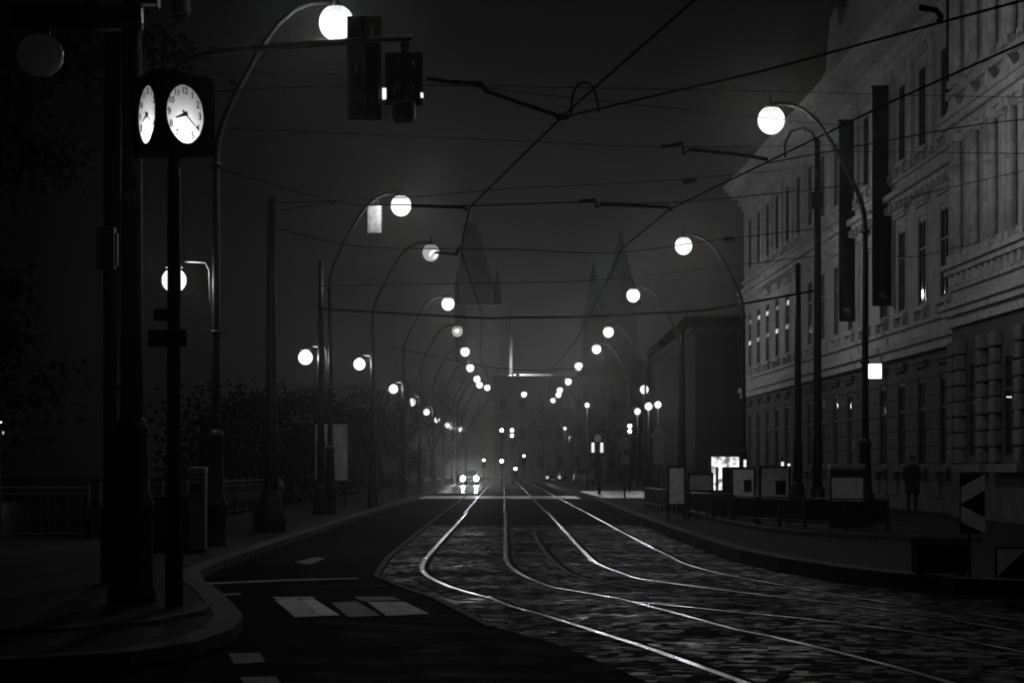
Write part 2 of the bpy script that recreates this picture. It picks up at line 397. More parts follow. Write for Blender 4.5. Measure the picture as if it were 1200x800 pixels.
RL = [
 (898, 141, 'nearest right lamp mast, its blazing globe in front of the palace'),
 (801, 288, 'right lamp mast second from the camera, beside the palace far corner'),
 (742, 346, 'right lamp mast third from the camera, globe clear of the buildings'),
 (713, 389, 'right lamp mast fourth from the camera'),
 (699, 409, 'right lamp mast fifth from the camera, just below the fourth globe'),
 (678, 429, 'right lamp mast sixth from the camera, at the far roofline'),
 (666, 447, 'right lamp mast seventh from the camera, below the far roofline'),
 (656, 457, 'right lamp mast eighth from the camera, among bare branches'),
 (654.5, 462.5, 'right lamp mast ninth from the camera, middle of a tight cluster'),
 (648, 469, 'right lamp mast tenth from the camera, lowest of a tight cluster')]
for i, (px, py, lab) in enumerate(RL):
    o = copy_tree(protoR)
    d = (10.12-H)*F/(VY-py); X = (px-VX)*d/F
    o.location = (X+2.3, d, 0)
    tag(o, lab, None, 'curved lamp masts along the right pavement')
    if i == 0:
        o.location.x = X+2.42
    g = zc(o, 'globe').children[0]
    g.data = g.data.copy(); g.data.energy = [330, 330, 240, 260, 300, 130, 150, 110, 140, 150][i]
for n, (px, py, d, lab) in enumerate([(614, 462, 268, 'lone distant lamp mast hanging over the street centre'), (625, 509, 590, 'very distant lamp mast low over the street centre')]):
    o = copy_tree(protoR); d = (10.12-H)*F/(VY-py); o.location = ((px-VX)*d/F+2.3, d, 0)
    tag(o, lab, None, 'distant lamps over the street')
o = copy_tree(protoR); o.location = (12.0, 29.3, .2); tag(o, 'added lamp mast out of view beyond the right edge, continuing the right row', None, 'curved lamp masts along the right pavement')  # extra lamp added out of view to brighten chevron board, cobbles and palace bay
for o in (protoL, protoR):
    for c in list(o.children_recursive): bpy.data.objects.remove(c)
    bpy.data.objects.remove(o)
# pale plate under the second left lamp arm
pl = thing('hanging_sign', 'pale rectangular plate hanging under the second left lamp arm', 'sign', P(439, 257, 76.5))
part('plate', MB().box(-.23, .23, -.02, .02, -.44, .44, .01), mat('enamel_plate', .25, .4, 0, .5, 6), pl)
part('rim', MB().box(-.27, -.232, -.03, .03, -.48, .48).box(.232, .27, -.03, .03, -.48, .48).box(-.231, .231, -.03, .03, -.48, -.442).box(-.231, .231, -.03, .03, .442, .48), BLACK, pl)
part('hanger', MB().tube([(-.1, 0, .48), (-.1, 0, .8)], .015, 6).tube([(.12, 0, .48), (.12, 0, .95)], .015, 6), BLACK, pl)

# post top lamps on the right
def post_lamp():
    r = thing('post_lamp', 'x', 'street lamp')
    part('post', MB().lathe([(.12, 0), (.12, .5), (.06, .7), (.045, 5.6)], n=10), BLACK, r)
    g = part('globe', MB().sphere((0, 0, 0), .25, 3), GLASSG, r, (0, 0, 5.85)); bulb(g, 62, .12)
    part('finial', MB().lathe([(.12, 6.12), (.05, 6.2), (.01, 6.32)], n=10), BLACK, r)
    return r
pp = post_lamp()
for i, (px, py, s, lab) in enumerate([(755, 460, 1.1, 'post top globe lamp on the right, highest of the small group'), (771, 477, 1.1, 'post top globe lamp on the right, rightmost of the small group'),
    (747, 485, 1.0, 'post top globe lamp on the right, lowest of the small group'), (760, 480.5, .8, 'small post top globe lamp between two bigger ones'),
    (688, 478, 1.0, 'small post top lamp among the bare branches'), (662, 504, 1.0, 'low distant post lamp, upper of two by the tree'), (667.5, 514.5, 1.0, 'low distant post lamp, lower of two by the tree')]):
    o = pp if i == 0 else copy_tree(pp)
    d = (5.85*s-H)*F/(VY-py); o.location = ((px-VX)*d/F, d, .2); o.scale = (s, s, s)
    if i in (4, 5, 6):
        for c in o.children:
            if c.name.startswith('globe'): c.scale = (.7, .7, .7)
    tag(o, lab, None, 'small globe lamps on posts')

# ------------------------------------------------------------------ near left masts
TM = thing('tram_mast', 'thick black tram mast with flared base at the near left corner', 'mast', (-4.12, 26, .118))
part('shaft', MB().lathe([(.13, 1.9), (.118, 3.2), (.114, 6), (.112, 9.2)], n=18), BLACK, TM)
part('mast_base', MB().lathe([(.27, 0), (.27, .14), (.245, .2), (.235, .95), (.25, 1.02), (.25, 1.1), (.2, 1.22), (.175, 1.85), (.19, 1.92), (.135, 2.05)], n=20), IRON, TM)
part('label_plate', MB().box(-.065, .065, -.135, -.118, 4.36, 4.53, .004), mat('grey_sticker', .7, .6), TM)
part('clamp_band', MB().lathe([(.115, 6.36), (.13, 6.37), (.13, 6.41), (.115, 6.42)], n=18), GREYM, TM)
part('crossarm', MB().box(-1.33, .12, -.1, .1, 6.34, 6.60, .02), BLACK, TM)
UG = thing('unlit_globe', 'large unlit glass globe hanging under the dark arm at far left', 'lamp', P(47, 65, 26))
part('glass', MB().sphere((0, 0, 0), .26, 3, (1, 1, .92)), mat('frosted_glass', .9, .35, 0, .5, 14, .012, 22), UG)
_nt = MATS['frosted_glass'].node_tree; _b = _nt.nodes['Principled BSDF']; _b.inputs['Roughness'].default_value = .25
_t = _nt.nodes.new('ShaderNodeBsdfTranslucent'); _t.inputs[0].default_value = (.8, .8, .8, 1); _m = _nt.nodes.new('ShaderNodeMixShader'); _m.inputs[0].default_value = .5
_nt.links.new(_b.outputs[0], _m.inputs[1]); _nt.links.new(_t.outputs[0], _m.inputs[2]); _nt.links.new(_m.outputs[0], _nt.nodes['Material Output'].inputs[0])
for _l in list(_nt.links):
    if _l.to_node == _b and _l.to_socket.name == 'Normal': _nt.links.new(_l.from_socket, _t.inputs['Normal'])
part('collar', MB().lathe([(.1, .22), (.12, .26), (.07, .34)], n=14), BLACK, UG)
fl = thing('floodlight', 'small box floodlight at the top of the thick mast', 'lamp', P(172, 0, 26))
part('housing', MB().box(-.1, .12, -.1, .1, -.06, .12, .02), GREYM, fl)
part('front_rim', MB().box(.122, .135, -.11, .11, -.08, .14), WHITE, fl)
cam = thing('surveillance_camera', 'dome surveillance camera hanging beside the thick mast top', 'camera', P(211, 10, 26))
part('shroud', MB().lathe([(.04, .2), (.1, .16), (.115, .05), (.115, -.05), (.1, -.075)], n=18), PALE, cam)
part('dome', MB().lathe([(.093, -.078), (.085, -.11), (.06, -.14), (.02, -.16)], n=18), GLASSD, cam)
part('bracket', MB().tube([(-.6, 0, .32), (0, 0, .32), (0, 0, .2)], .025, 8), BLACK, cam)
# slimmer mast behind
m2 = thing('utility_mast', 'slimmer dark mast just behind the thick one, at far left', 'mast', (-5.08, 30.5, .118))
part('shaft', MB().lathe([(.16, 0), (.16, .9), (.125, 1), (.12, 7.1)], n=14), BLACK, m2)
for z in (2.5, 4.9, 6.2): part('clamp_band', MB().lathe([(.12, z), (.14, z+.01), (.14, z+.06), (.12, z+.07)], n=14), IRON, m2)
bx = thing('switch_box', 'grey rectangular switch box fixed beside the thick mast', 'box', P(125, 291, 26.4))
part('housing', MB().box(-.105, .095, -.07, .09, -.235, .235, .012), mat('box_grey', .6, .55, 0, .2, 5), bx)
part('bracket', MB().box(.097, .125, -.03, .05, -.2, .17), PALE, bx)
# clock with three faces
D = 25.4; K2 = 25.4/30
ck = P(204, 136, D)
CK = thing('street_clock', 'three sided illuminated street clock on a dark pole showing twenty past eight', 'clock', (ck.x, D, .118))
zc0 = (ck.z-.118)/K2; CK.scale = (K2, K2, K2)
part('pole', MB().lathe([(.115, 0), (.115, .8), (.095, .95), (.085, zc0-.8), (.08, zc0-.47)], n=14).lathe([(.075, zc0+.47), (.07, zc0+.6)], n=12), BLACK, CK)
R = .37          # face radius
apo = .30        # distance centre to faces
angs = [math.radians(a) for a in (-90+57, -90-63, 90-3)]
HO = Vector((-.075, 0, 0))
# housing prism with three round openings
hw = apo*math.sqrt(3); hh = .47
hmb = MB()
for a in angs:
    n = Vector((math.cos(a), math.sin(a), 0)); t = Vector((-n.y, n.x, 0)); c = n*apo+HO
    N = 48; vo = []; vi = []
    for i in range(N):
        th = 2*math.pi*i/N; cx, cz = math.cos(th), math.sin(th)
        m_ = max(abs(cx)/(hw*1.0), abs(cz)/hh)
        vo.append(c+t*(cx/m_)+Vector((0, 0, zc0+cz/m_)))
        vi.append(c+t*cx*R+Vector((0, 0, zc0+cz*R)))
    vb = [v-n*.05 for v in vi]
    hmb.add(vo+vi+vb, [(i, (i+1) % N, N+(i+1) % N, N+i) for i in range(N)]+[(N+i, N+(i+1) % N, 2*N+(i+1) % N, 2*N+i) for i in range(N)])
tri = []
for a in angs:
    pass
corners = sorted([(2*apo*math.cos(a+math.pi), 2*apo*math.sin(a+math.pi)) for a in angs], key=lambda q: math.atan2(q[1], q[0]))
corners = [(x-.075, y) for x, y in corners]
hmb.prism(corners, zc0-hh-.03, zc0-hh+.001); hmb.prism(corners, zc0+hh-.001, zc0+hh+.05)
for x, y in corners: hmb.tube([(x, y, zc0-hh), (x, y, zc0+hh)], .028, 8)
part('housing', hmb, mat('matte_housing', .008, .95, spec=.02), CK)
mt = bpy.data.materials.new('opal_dial'); mt.use_nodes = True
nt = mt.node_tree; nt.nodes.clear()
tr = nt.nodes.new('ShaderNodeBsdfTranslucent'); tr.inputs[0].default_value = (.85, .85, .85, 1)
df = nt.nodes.new('ShaderNodeBsdfDiffuse'); df.inputs[0].default_value = (.6, .6, .6, 1)
mx = nt.nodes.new('ShaderNodeMixShader'); mx.inputs[0].default_value = .3; out = nt.nodes.new('ShaderNodeOutputMaterial')
nt.links.new(tr.outputs[0], mx.inputs[1]); nt.links.new(df.outputs[0], mx.inputs[2]); nt.links.new(mx.outputs[0], out.inputs[0])
NUMS = mat('dial_ink', .03, .6)
for fi, a in enumerate(angs):
    n = Vector((math.cos(a), math.sin(a), 0)); t = Vector((-n.y, n.x, 0))
    M = Matrix(((t.x, 0, n.x, 0), (t.y, 0, n.y, 0), (0, 1, 0, 0), (0, 0, 0, 1)))
    fr = MB(); N = 48
    vs = [Vector((R*math.cos(2*math.pi*i/N), R*math.sin(2*math.pi*i/N), 0)) for i in range(N)]
    fr.add(vs, [tuple(range(N))])
    dial = fr.build('dial', mt, CK); dial.matrix_local = Matrix.Translation(n*(apo-.03)+HO+Vector((0, 0, zc0))) @ M
    for h in range(1, 13):
        me = text_mesh(str(h), .115 if h > 9 else .125, NUMS, .0015)
        th = math.pi/2-h*math.pi/6; rr = R*.8
        mpart('numeral', me, dial, (rr*math.cos(th), rr*math.sin(th), .006))
    def hand(ang, L, w, tail, z):
        u = Vector((math.cos(ang), math.sin(ang), 0)); v = Vector((-u.y, u.x, 0)); b = MB()
        b.add([-u*tail-v*w+Vector((0, 0, z)), u*L-v*w*.35+Vector((0, 0, z)), u*L+v*w*.35+Vector((0, 0, z)), -u*tail+v*w+Vector((0, 0, z))], [(0, 1, 2, 3)])
        return b
    hand(math.radians(90-250), R*.52, .028, .05, .014).build('hour_hand', NUMS, dial)
    hand(math.radians(90-124), R*.86, .016, .07, .02).build('minute_hand', NUMS, dial)
    MB().lathe([(.03, .01), (.03, .026)], n=12).build('hub', NUMS, dial)
    li = bpy.data.lights.new('dial_lamp', 'POINT'); li.energy = 3.3; li.shadow_soft_size = .02
    lo = bpy.data.objects.new('dial_lamp', li); COL.objects.link(lo); lo.parent = CK
    lo.location = n*(apo-.15)+HO+Vector((0, 0, zc0-.27))
# signal arm pole shares clock pole top
PIPE = mat('pale_pipe', .7, .45, 0, .3, 6)
arm = thing('signal_arm', 'long curved pipe arm reaching over the street from the clock pole', 'signal arm', (ck.x, D, 0))
ap = [P(202, 98, D), P(203, 84, D), P(212, 74, D), P(232, 66, D), P(262, 61, D), P(330, 55, D), P(420, 48, D), P(484, 44, D)]
part('pipe', MB().tube([(p.x-ck.x, 0, p.z) for p in ap], .036, 10), PIPE, arm)
part('end_clamp', MB().box(-.05, .05, -.06, .06, -.06, .06, .01), PALE, arm, (P(475, 55, D).x-ck.x, 0, P(475, 55, D).z))
def lens(mb_, x, z, r=.1, y=0): mb_.lathe([(r, 0), (r, .01)], n=16)
def signal_head(c, w, h, n, label, D_=.2):
    s = thing('traffic_signal', label, 'traffic light', c); s.scale = (K2, K2, K2)
    part('housing', MB().box(-w/2, w/2, -.02, D_, -h/2, h/2, .03), DARK, s)
    part('backplate', MB().box(-w/2-.02, w/2+.02, .05, .062, -h/2-.03, h/2+.03, .004), BLACK, s)
    for i in range(n):
        z = h/2-h*(i+.5)/n; vm = MB(); N = 14; r = w*.36
        for sx in (1,):
            vs = []
            for j in range(N+1):
                th = -.35+(math.pi+.7)*j/N
                vs += [(r*math.cos(th), D_, r*math.sin(th)+z), (r*math.cos(th)*.96, D_+.2*max(.25, math.sin(th)), r*math.sin(th)*.96+z)]
            vm.add(vs, [(2*j, 2*j+1, 2*j+3, 2*j+2) for j in range(N)])
        part('visor', vm, BLACK, s)
        part('lens', MB().tube([(0, D_+.002, z), (0, D_+.012, z)], w*.33, 16), GLASSD, s)
        # domed rear cover of each chamber
        part('rear_cover', MB().sphere((0, -.02, z), w*.34, 2, (1, .45, 1)), mat('rear_cover_plastic', .06, .18), s)
    return s
s1 = signal_head(P(426.5, 79, D+.05), .40, 1.27, 3, 'tall three lens traffic signal seen from behind on the arm')
part('mounting_bar', MB().box(-.03, .03, -.16, -.13, -.63, .63), mat('bar_grey', .6, .5), s1)
s2 = signal_head(P(473, 92, D+.05), .44, .62, 2, 'squarish traffic signal seen from behind at the arm end')
part('mounting_bar', MB().box(-.02, .02, -.16, -.13, -.3, .45), mat('bar_grey', .6, .5), s2)
part('side_glow', MB().box(-.275, -.225, .0, .1, -.26, -.12, .015), emit('side_light', 1.1), s2)
part('side_glow', MB().box(.18, .25, .0, .1, -.24, -.18, .015), emit('side_light', 1.1), s2)
cv = thing('detector_box', 'pale rounded detector box hanging under the end signal', 'detector', P(473, 130, D)); cv.scale = (K2, K2, K2)
part('housing', MB().box(-.15, .15, -.1, .1, -.12, .12, .05), mat('detector_grey', .8, .5), cv)
part('base_lip', MB().box(-.12, .12, -.08, .08, -.15, -.122, .01), BLACK, cv)
# name plate & small pedestrian signal on clock pole
sp = thing('street_sign', 'small black sign board with two faint letters on the clock pole', 'sign', P(196, 396, D-.12)); sp.scale = (K2, K2, K2)
part('board', MB().box(-.25, .25, -.02, .02, -.11, .11, .02), BLACK, sp)
mpart('lettering', text_mesh('OK', .17, mat('faint_lettering', .1, .6)), sp, (-.08, -.026, 0), (math.pi/2, 0, 0))
sb = thing('pedestrian_signal', 'small dark pedestrian signal box above the lettered sign', 'signal', P(190, 369, D-.1)); sb.scale = (K2, K2, K2)
part('housing', MB().box(-.1, .1, -.06, .08, -.075, .075, .015), DARK, sb)
part('visor', MB().box(-.09, .09, -.12, -.062, .06, .07), BLACK, sb)
# cabinets on the left pavement
def cabinet(name, label, px, pyt, pyb, w, dep, m, top):
    x, d = G(px, pyb); h = (pyb-pyt)*d/F
    r = thing(name, label, 'cabinet', (x, d, .118)); h -= .12
    part('body', MB().box(-w/2, w/2, 0, dep, .06, h-.12, .015), m, r)
    part('plinth', MB().box(-w/2-.015, w/2+.015, -.015, dep+.015, 0, .058), BLACK, r)
    part('head', MB().box(-w/2-.01, w/2+.01, -.02, dep+.01, h-.118, h, .02), top, r)
    return r
c1 = cabinet('ticket_machine', 'slim grey ticket machine with pale head beside the clock pole', 230.5, 547, 655, .3, .3, mat('machine_grey', .2, .5), PALE)
part('screen', MB().box(-.09, .09, -.01, .005, 1.05, 1.2), GLASSD, c1)
cb = thing('switch_cabinet', 'low black street cabinet behind the clock pole foot', 'cabinet', (G(196, 655)[0], G(196, 655)[1], .118))
part('body', MB().box(-.36, .36, 0, .35, .08, .95, .02), BLACK, cb)
part('door', MB().box(-.3, .3, -.014, -.002, .14, .88), DARK, cb)
part('roof', MB().box(-.39, .39, -.03, .38, .952, 1.0, .01), IRON, cb)
part('plinth', MB().box(-.34, .34, .02, .33, 0, .078), IRON, cb)

# catenary masts (straight)
def cat_mast(px, pyt, pyb, label, wb=.13, box=False):
    x, d = G(px, pyb); ht = (pyb-pyt)*d/F
    r = thing('catenary_mast', label, 'mast', (x, d, 0), 0, 'straight tram wire masts')
    part('shaft', MB().lathe([(wb, 0), (wb, 2.4), (wb*.85, 2.6), (wb*.72, ht*.7), (wb*.6, ht)], n=14), BLACK, r)
    part('mast_base', MB().lathe([(wb*2.0, 0), (wb*2.0, .5), (wb*1.5, .7), (wb*1.5, 1.0), (wb*1.02, 1.1)], n=14), IRON, r)
    part('cap', MB().lathe([(wb*.75, ht), (wb*.7, ht+.05), (wb*.2, ht+.14)], n=12), IRON, r)
    return r
cat_mast(318, 236, 629, 'straight tram wire mast left of the second lamp mast, nearest of its side', .17)
cat_mast(376, 310, 607, 'straight tram wire mast just left of the second left lamp mast', .14)
cm = cat_mast(958, 168, 611, 'tall straight tram wire mast with a box, in front of the palace', .15)
part('box', MB().box(-.2, .14, -.16, .16, 9.45, 9.95, .02), DARK, cm)
part('wire_hook', MB().tube([(0, 0, 11.35), (-.15, 0, 11.75), (-.45, 0, 11.9), (-.8, 0, 11.8), (-.98, 0, 11.4), (-.98, 0, 11.0)], .035, 8), BLACK, cm)
part('lantern_bracket', MB().box(-.85, -.6, -.1, .1, 12.0, 12.35, .03).tube([(-.6, 0, 12.1), (-.1, 0, 11.7), (0, 0, 11.4)], .03, 6), PALE, cm)
cat_mast(935, 312, 600, 'shorter straight tram wire mast left of the boxed one', .17)
cat_mast(800, 390, 590, 'distant straight tram wire mast by the third right lamp', .16)

# ------------------------------------------------------------------ overhead wires
def wire(label, pts, r=.012, cat='wire', smooth=True, name='overhead_wire', group='tram wires over the street'):
    if smooth and len(pts) > 2:
        out = []; n = len(pts)
        for i in range(n-1):
            p0, p1, p2, p3 = pts[max(i-1, 0)], pts[i], pts[i+1], pts[min(i+2, n-1)]
            for j in range(6):
                t = j/6; out.append(.5*((2*p1)+(p2-p0)*t+(2*p0-5*p1+4*p2-p3)*t*t+(3*p1-p0-3*p2+p3)*t**3))
        out.append(pts[-1]); pts = out
    o = MB().tube(pts, r, 6).build(name, WIRE); return tag(o, label, cat, group)
V = Vector
wire('contact wire over the left track, from top centre down to the far lamps', [V((2.9, 15, 5.6)), V((1.64, 20, 5.6)), V((.98, 24.5, 5.6)), V((.68, 26.6, 5.6)), V((0.05, 31.5, 5.6)), V((-.52, 36, 5.6)), V((-.78, 43, 5.6)), V((-.55, 61, 5.6)), V((-.85, 85, 5.6)), V((-.55, 120, 5.6)), V((-.7, 260, 5.6))], .014, smooth=False)
wire('contact wire over the right track, crossing before the dark banners', [V((6.2, 18, 5.6)), V((4.9, 22, 5.6)), V((4.23, 25.6, 5.6)), V((3.45, 30.6, 5.6)), V((2.57, 36.2, 5.6)), V((2.16, 42.5, 5.6)), V((2.2, 50, 5.6)), V((2.27, 71, 5.6)), V((2.0, 95, 5.6)), V((2.4, 130, 5.6)), V((2.2, 260, 5.6))], .014, smooth=False)
wire('wire rising from the central wire junction to the top right', [V((.69, 26.7, 5.6)), V((1.99, 24.6, 5.6)), V((2.65, 23.55, 5.6)), V((3.95, 21, 5.6)), V((5.0, 19, 5.6))], .013, smooth=False)
wire('thin wire rising right above the nearest right globe', [P(900, 191, 30.6), P(1045, 164, 33), P(1120, 150, 35), P(1200, 140, 37), P(1290, 132, 40)], .009)
wire('nearly level thin span in front of the banners, ending at the palace', [P(202, 110, 30), P(440, 100, 33), P(737, 104, 40), P(900, 107, 46), P(1080, 112, 52), P(1200, 114, 58)], .008)
wire('faint span level with the loop of the boxed mast', [P(258, 150, 48), P(600, 165, 52), P(775, 172, 55), P(1010, 170, 58)], .008)
wire('level span carrying the dark pull off bars at mid height', [P(258, 198, 48), P(392, 236, 43), P(470, 240, 41), P(545, 241, 37), P(685, 237, 37), P(812, 236, 45), P(1014, 215, 58)], .012)
wire('short bridle wire joining the level span from the lower left', [P(318, 248, 55.7), P(392, 237, 43)], .009)
wire('faint upper span dipping between the second pair of lamps', [P(318, 238, 55.7), P(480, 231, 56), P(600, 221, 58), P(775, 212, 62), P(958, 195, 72)], .010)
wire('lower span passing behind the third left globe', [P(318, 266, 55.7), P(407, 287, 57), P(475, 291, 58), P(600, 292, 61), P(717, 296, 64), P(842, 281, 68), P(958, 268, 72)], .014)
wire('faint span just under the second right globe height', [P(376, 335, 74), P(600, 331, 76), P(710, 327, 78), P(958, 300, 72)], .014)
wire('thick dark span above the far glow', [P(376, 362, 74), P(555, 372, 72), P(600, 372, 72.6), P(680, 371, 72.6), P(740, 368, 72.6), P(817, 364, 72), P(870, 356, 72), P(958, 340, 72)], .036)
wire('thin span just above the far roofline', [P(452, 405, 115), P(590, 432, 120), P(700, 430, 121), P(800, 418, 118)], .02)
wire('thin wire sloping across the palace from upper left to the bay', [P(958, 262, 72), P(1045, 300, 66), P(1120, 290, 64), P(1200, 270, 61)], .010)
wire('thin wire across the palace below the banner tops', [P(958, 178, 72), P(1040, 178, 64), P(1200, 180, 58)], .010)
wire('thin wire dropping from the nearest right lamp to the bay', [P(1012, 250, 58), P(1080, 228, 57), P(1200, 200, 56)], .009)
wire('thick signal feeder from the end signal to the junction', [P(500, 92, 27), P(530, 96, 27), P(565, 98, 26.8), P(568, 106, 26.8), P(590, 114, 26.7), P(655, 136, 26.6)], .022, smooth=False)
wire('faint wire behind the traffic signals at upper left', [P(258, 86, 48), P(405, 86, 46), P(700, 118, 44), P(1014, 150, 58)], .008)
wire('dark pull off bar on the span right of centre', [P(678, 236, 36.2), P(697, 234, 36.2), P(699, 243, 36.2), P(705, 240, 36.2), P(745, 241, 36.2), P(785, 243, 36.2), P(787, 247, 36.2)], .026, 'pull-off bar', False, 'pull_off_bar', 'pull off bars of the tram wires')
wire('dark pull off bar left of the nearest right globe', [P(775, 172, 30.6), P(800, 168, 30.6), P(801, 181, 30.6), P(808, 175, 30.6), P(860, 180, 30.6), P(900, 187, 30.6)], .024, 'pull-off bar', False, 'pull_off_bar', 'pull off bars of the tram wires')
wire('dark pull off bar right of the second left globe', [P(482, 241, 36.4), P(545, 243, 36.2), P(546, 247, 36.2)], .026, 'pull-off bar', False, 'pull_off_bar', 'pull off bars of the tram wires')
wire('dark pull off bar at the top right corner before the palace', [P(1077, 9, 22), P(1097, 12, 22), P(1103, 20, 22), P(1100, 26, 22)], .03, 'pull-off bar', False, 'pull_off_bar', 'pull off bars of the tram wires')
wire('short pull off bar reaching the left wire in front of the tower', [P(510, 296, 50), P(535, 298, 46), P(538, 290, 45)], .03, 'pull-off bar', False, 'pull_off_bar', 'pull off bars of the tram wires')
wire('arched jumper cable at the central wire junction', [P(669, 134, 26.6), P(671, 112, 26.4), P(677, 100, 26.2), P(685, 97, 26), P(694, 101, 25.6), P(699, 115, 25.3), P(702, 131, 25)], .014, 'jumper cable', True, 'jumper_cable', 'jumper cables')
tag(MB().sphere(P(659, 137, 26.6), .05, 2, (1.8, 1, .8)).build('wire_clamp', WIRE), 'dark clamp where the wires meet at upper centre', 'clamp')
tag(MB().tube([P(802, 213, 63), P(814, 211, 63.2)], .07, 8).build('insulator', WIRE), 'dark insulator on the faint upper span', 'insulator', 'insulators on the spans')
tag(MB().tube([P(850, 281, 68.3), P(858, 280, 68.6)], .07, 8).build('insulator', WIRE), 'dark insulator on the lower span by the palace corner', 'insulator', 'insulators on the spans')
tag(MB().tube([P(555, 98, 26.8), P(566, 99, 26.8)], .035, 8).build('insulator', WIRE), 'dark insulator on the feeder left of the junction', 'insulator', 'insulators on the spans')

# ------------------------------------------------------------------ palace
ang = math.atan2(-1, .0156)
PAL = thing('palace', 'long pale stone palace with tall windows and heavy cornice on the right', 'building', (13.02, 127, .2), ang)
UL = 59.0; HT = 16.5; BAYP = .95; UE = 76.0
def wall_grid(mb_, xs0, xs1, zs0, zs1, ops, y=0, depth=.35):
    xs = sorted({xs0, xs1, *[o[0] for o in ops], *[o[1] for o in ops]}); zs = sorted({zs0, zs1, *[o[2] for o in ops], *[o[3] for o in ops]})
    for i in range(len(xs)-1):
        for j in range(len(zs)-1):
            a, b, c, d_ = xs[i], xs[i+1], zs[j], zs[j+1]; mx_, mz = (a+b)/2, (c+d_)/2
            if any(o[0] < mx_ < o[1] and o[2] < mz < o[3] for o in ops): continue
            mb_.quad((a, y, c), (b, y, c), (b, y, d_), (a, y, d_))
    for a, b, c, d_ in ops:
        mb_.quad((a, y, c), (a, y+depth, c), (a, y+depth, d_), (a, y, d_)); mb_.quad((b, y, c), (b, y+depth, c), (b, y+depth, d_), (b, y, d_))
        mb_.quad((a, y, c), (b, y, c), (b, y+depth, c), (a, y+depth, c)); mb_.quad((a, y, d_), (b, y, d_), (b, y+depth, d_), (a, y+depth, d_))
NB = 16; sp_ = (UL-1.2)/NB
wc = [1.2+sp_*(i+.5)-.2 for i in range(NB)]
g_ops = [(x-.62, x+.62, 1.5, 4.3) for x in wc]; f_ops = [(x-.65, x+.65, 6.8, 9.6) for x in wc]; s_ops = [(x-.62, x+.62, 12.0, 14.6) for x in wc]
w = MB(); wall_grid(w, 0, UL, 5.5, HT, f_ops+s_ops); w.quad((0, 0, 5.5), (0, 14, 5.5), (0, 14, HT), (0, 0, HT))
part('wall', w, STONE, PAL)
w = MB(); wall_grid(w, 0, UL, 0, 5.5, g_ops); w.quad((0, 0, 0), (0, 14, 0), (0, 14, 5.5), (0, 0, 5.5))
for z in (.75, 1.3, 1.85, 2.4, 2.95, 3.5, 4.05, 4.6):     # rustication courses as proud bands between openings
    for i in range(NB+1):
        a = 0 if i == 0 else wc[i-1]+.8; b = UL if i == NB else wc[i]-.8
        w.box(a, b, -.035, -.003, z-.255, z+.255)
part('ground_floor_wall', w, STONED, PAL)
LT = [MB().box(-.2, .2, -.012, .004, 0, .2).mesh('pane_glint', emit('pane_glint_%d' % k_, v_)) for k_, v_ in enumerate((.12, .35, .8, .2))]  # small emissive tabs that paint lamp glints onto the panes
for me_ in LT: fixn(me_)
# window mesh shared
def win_mesh(wd, ht):
    fr = MB(); t = .07
    fr.box(-wd/2, -wd/2+t, .01, .07, 0, ht).box(wd/2-t, wd/2, .01, .07, 0, ht).box(-wd/2+t, wd/2-t, .01, .07, 0, t).box(-wd/2+t, wd/2-t, .01, .07, ht-t, ht)
    fr.box(-.03, .03, .011, .069, t, ht-t).box(-wd/2+t, -.03, .012, .068, ht*.66-.03, ht*.66+.03).box(.03, wd/2-t, .012, .068, ht*.66-.03, ht*.66+.03)
    pn = MB()
    for (a, b) in ((-wd/2+t, -.03), (.03, wd/2-t)):
        for (c, e) in ((t, ht*.66-.03), (ht*.66+.03, ht-t)):
            k1, k2 = random.uniform(-.012, .012), random.uniform(-.012, .012)
            pn.quad((a, .04, c), (b, .04+k1, c), (b, .04+k1+k2, e), (a, .04+k2, e))
    su = MB(); s_ = .2
    su.box(-wd/2-s_, -wd/2-.01, -.03, -.002, -.05, ht+.12).box(wd/2+.01, wd/2+s_, -.03, -.002, -.05, ht+.12).box(-wd/2-s_, wd/2+s_, -.035, -.002, ht+.122, ht+.34)
    su.box(-wd/2-s_-.12, wd/2+s_+.12, -.17, -.002, ht+.55, ht+.7).box(-wd/2-s_-.06, wd/2+s_+.06, -.12, -.002, ht+.44, ht+.548)
    si = MB().box(-wd/2-.3, wd/2+.3, -.15, -.002, -.2, -.052).box(-wd/2-.2, -wd/2-.05, -.18, -.002, -.5, -.202).box(wd/2+.05, wd/2+.2, -.18, -.002, -.5, -.202)
    out = [fr.mesh('window_frame', FRAME), pn.mesh('pane', GLASSD), su.mesh('surround', STONE2), si.mesh('sill', STONE2)]
    for m_ in out: fixn(m_)
    return out
for ops in (f_ops, s_ops, g_ops):
    fr, pn, su, si = win_mesh(ops[0][1]-ops[0][0], ops[0][3]-ops[0][2])
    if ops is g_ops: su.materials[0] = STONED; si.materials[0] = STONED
    for a, b, c, d_ in ops:
        wn = mpart('window', fr, PAL, ((a+b)/2, 0, c)); mpart('pane', pn, wn); mpart('surround', su, wn); mpart('sill', si, wn)
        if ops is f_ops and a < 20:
            for q_, (dx_, dz_) in enumerate(((-.31, 1.15), (.31, 1.15), (-.31, 2.25), (.31, 2.25))): mpart('pane_glint', LT[(int(a*3)+q_*3) % 4], wn, (dx_, 0, dz_))
def band(mb_, u0, u1, prof, y0=0, sidecap=True):
    for z0, z1, pr in prof: mb_.box(u0-(pr if sidecap else 0), u1, y0-pr, y0-.001 if y0 else -.001, z0, z1)
cn = MB()
band(cn, 0, UL, [(15.35, 15.6, .12), (15.6, 15.95, .3), (16.2, 16.42, .75), (16.42, 16.6, .92), (16.6, 16.75, 1.0)])
for i in range(int(UL/.62)): cn.box(i*.62+.1, i*.62+.36, -.68, -.3, 15.952, 16.198)
part('cornice', cn, STONE2, PAL)
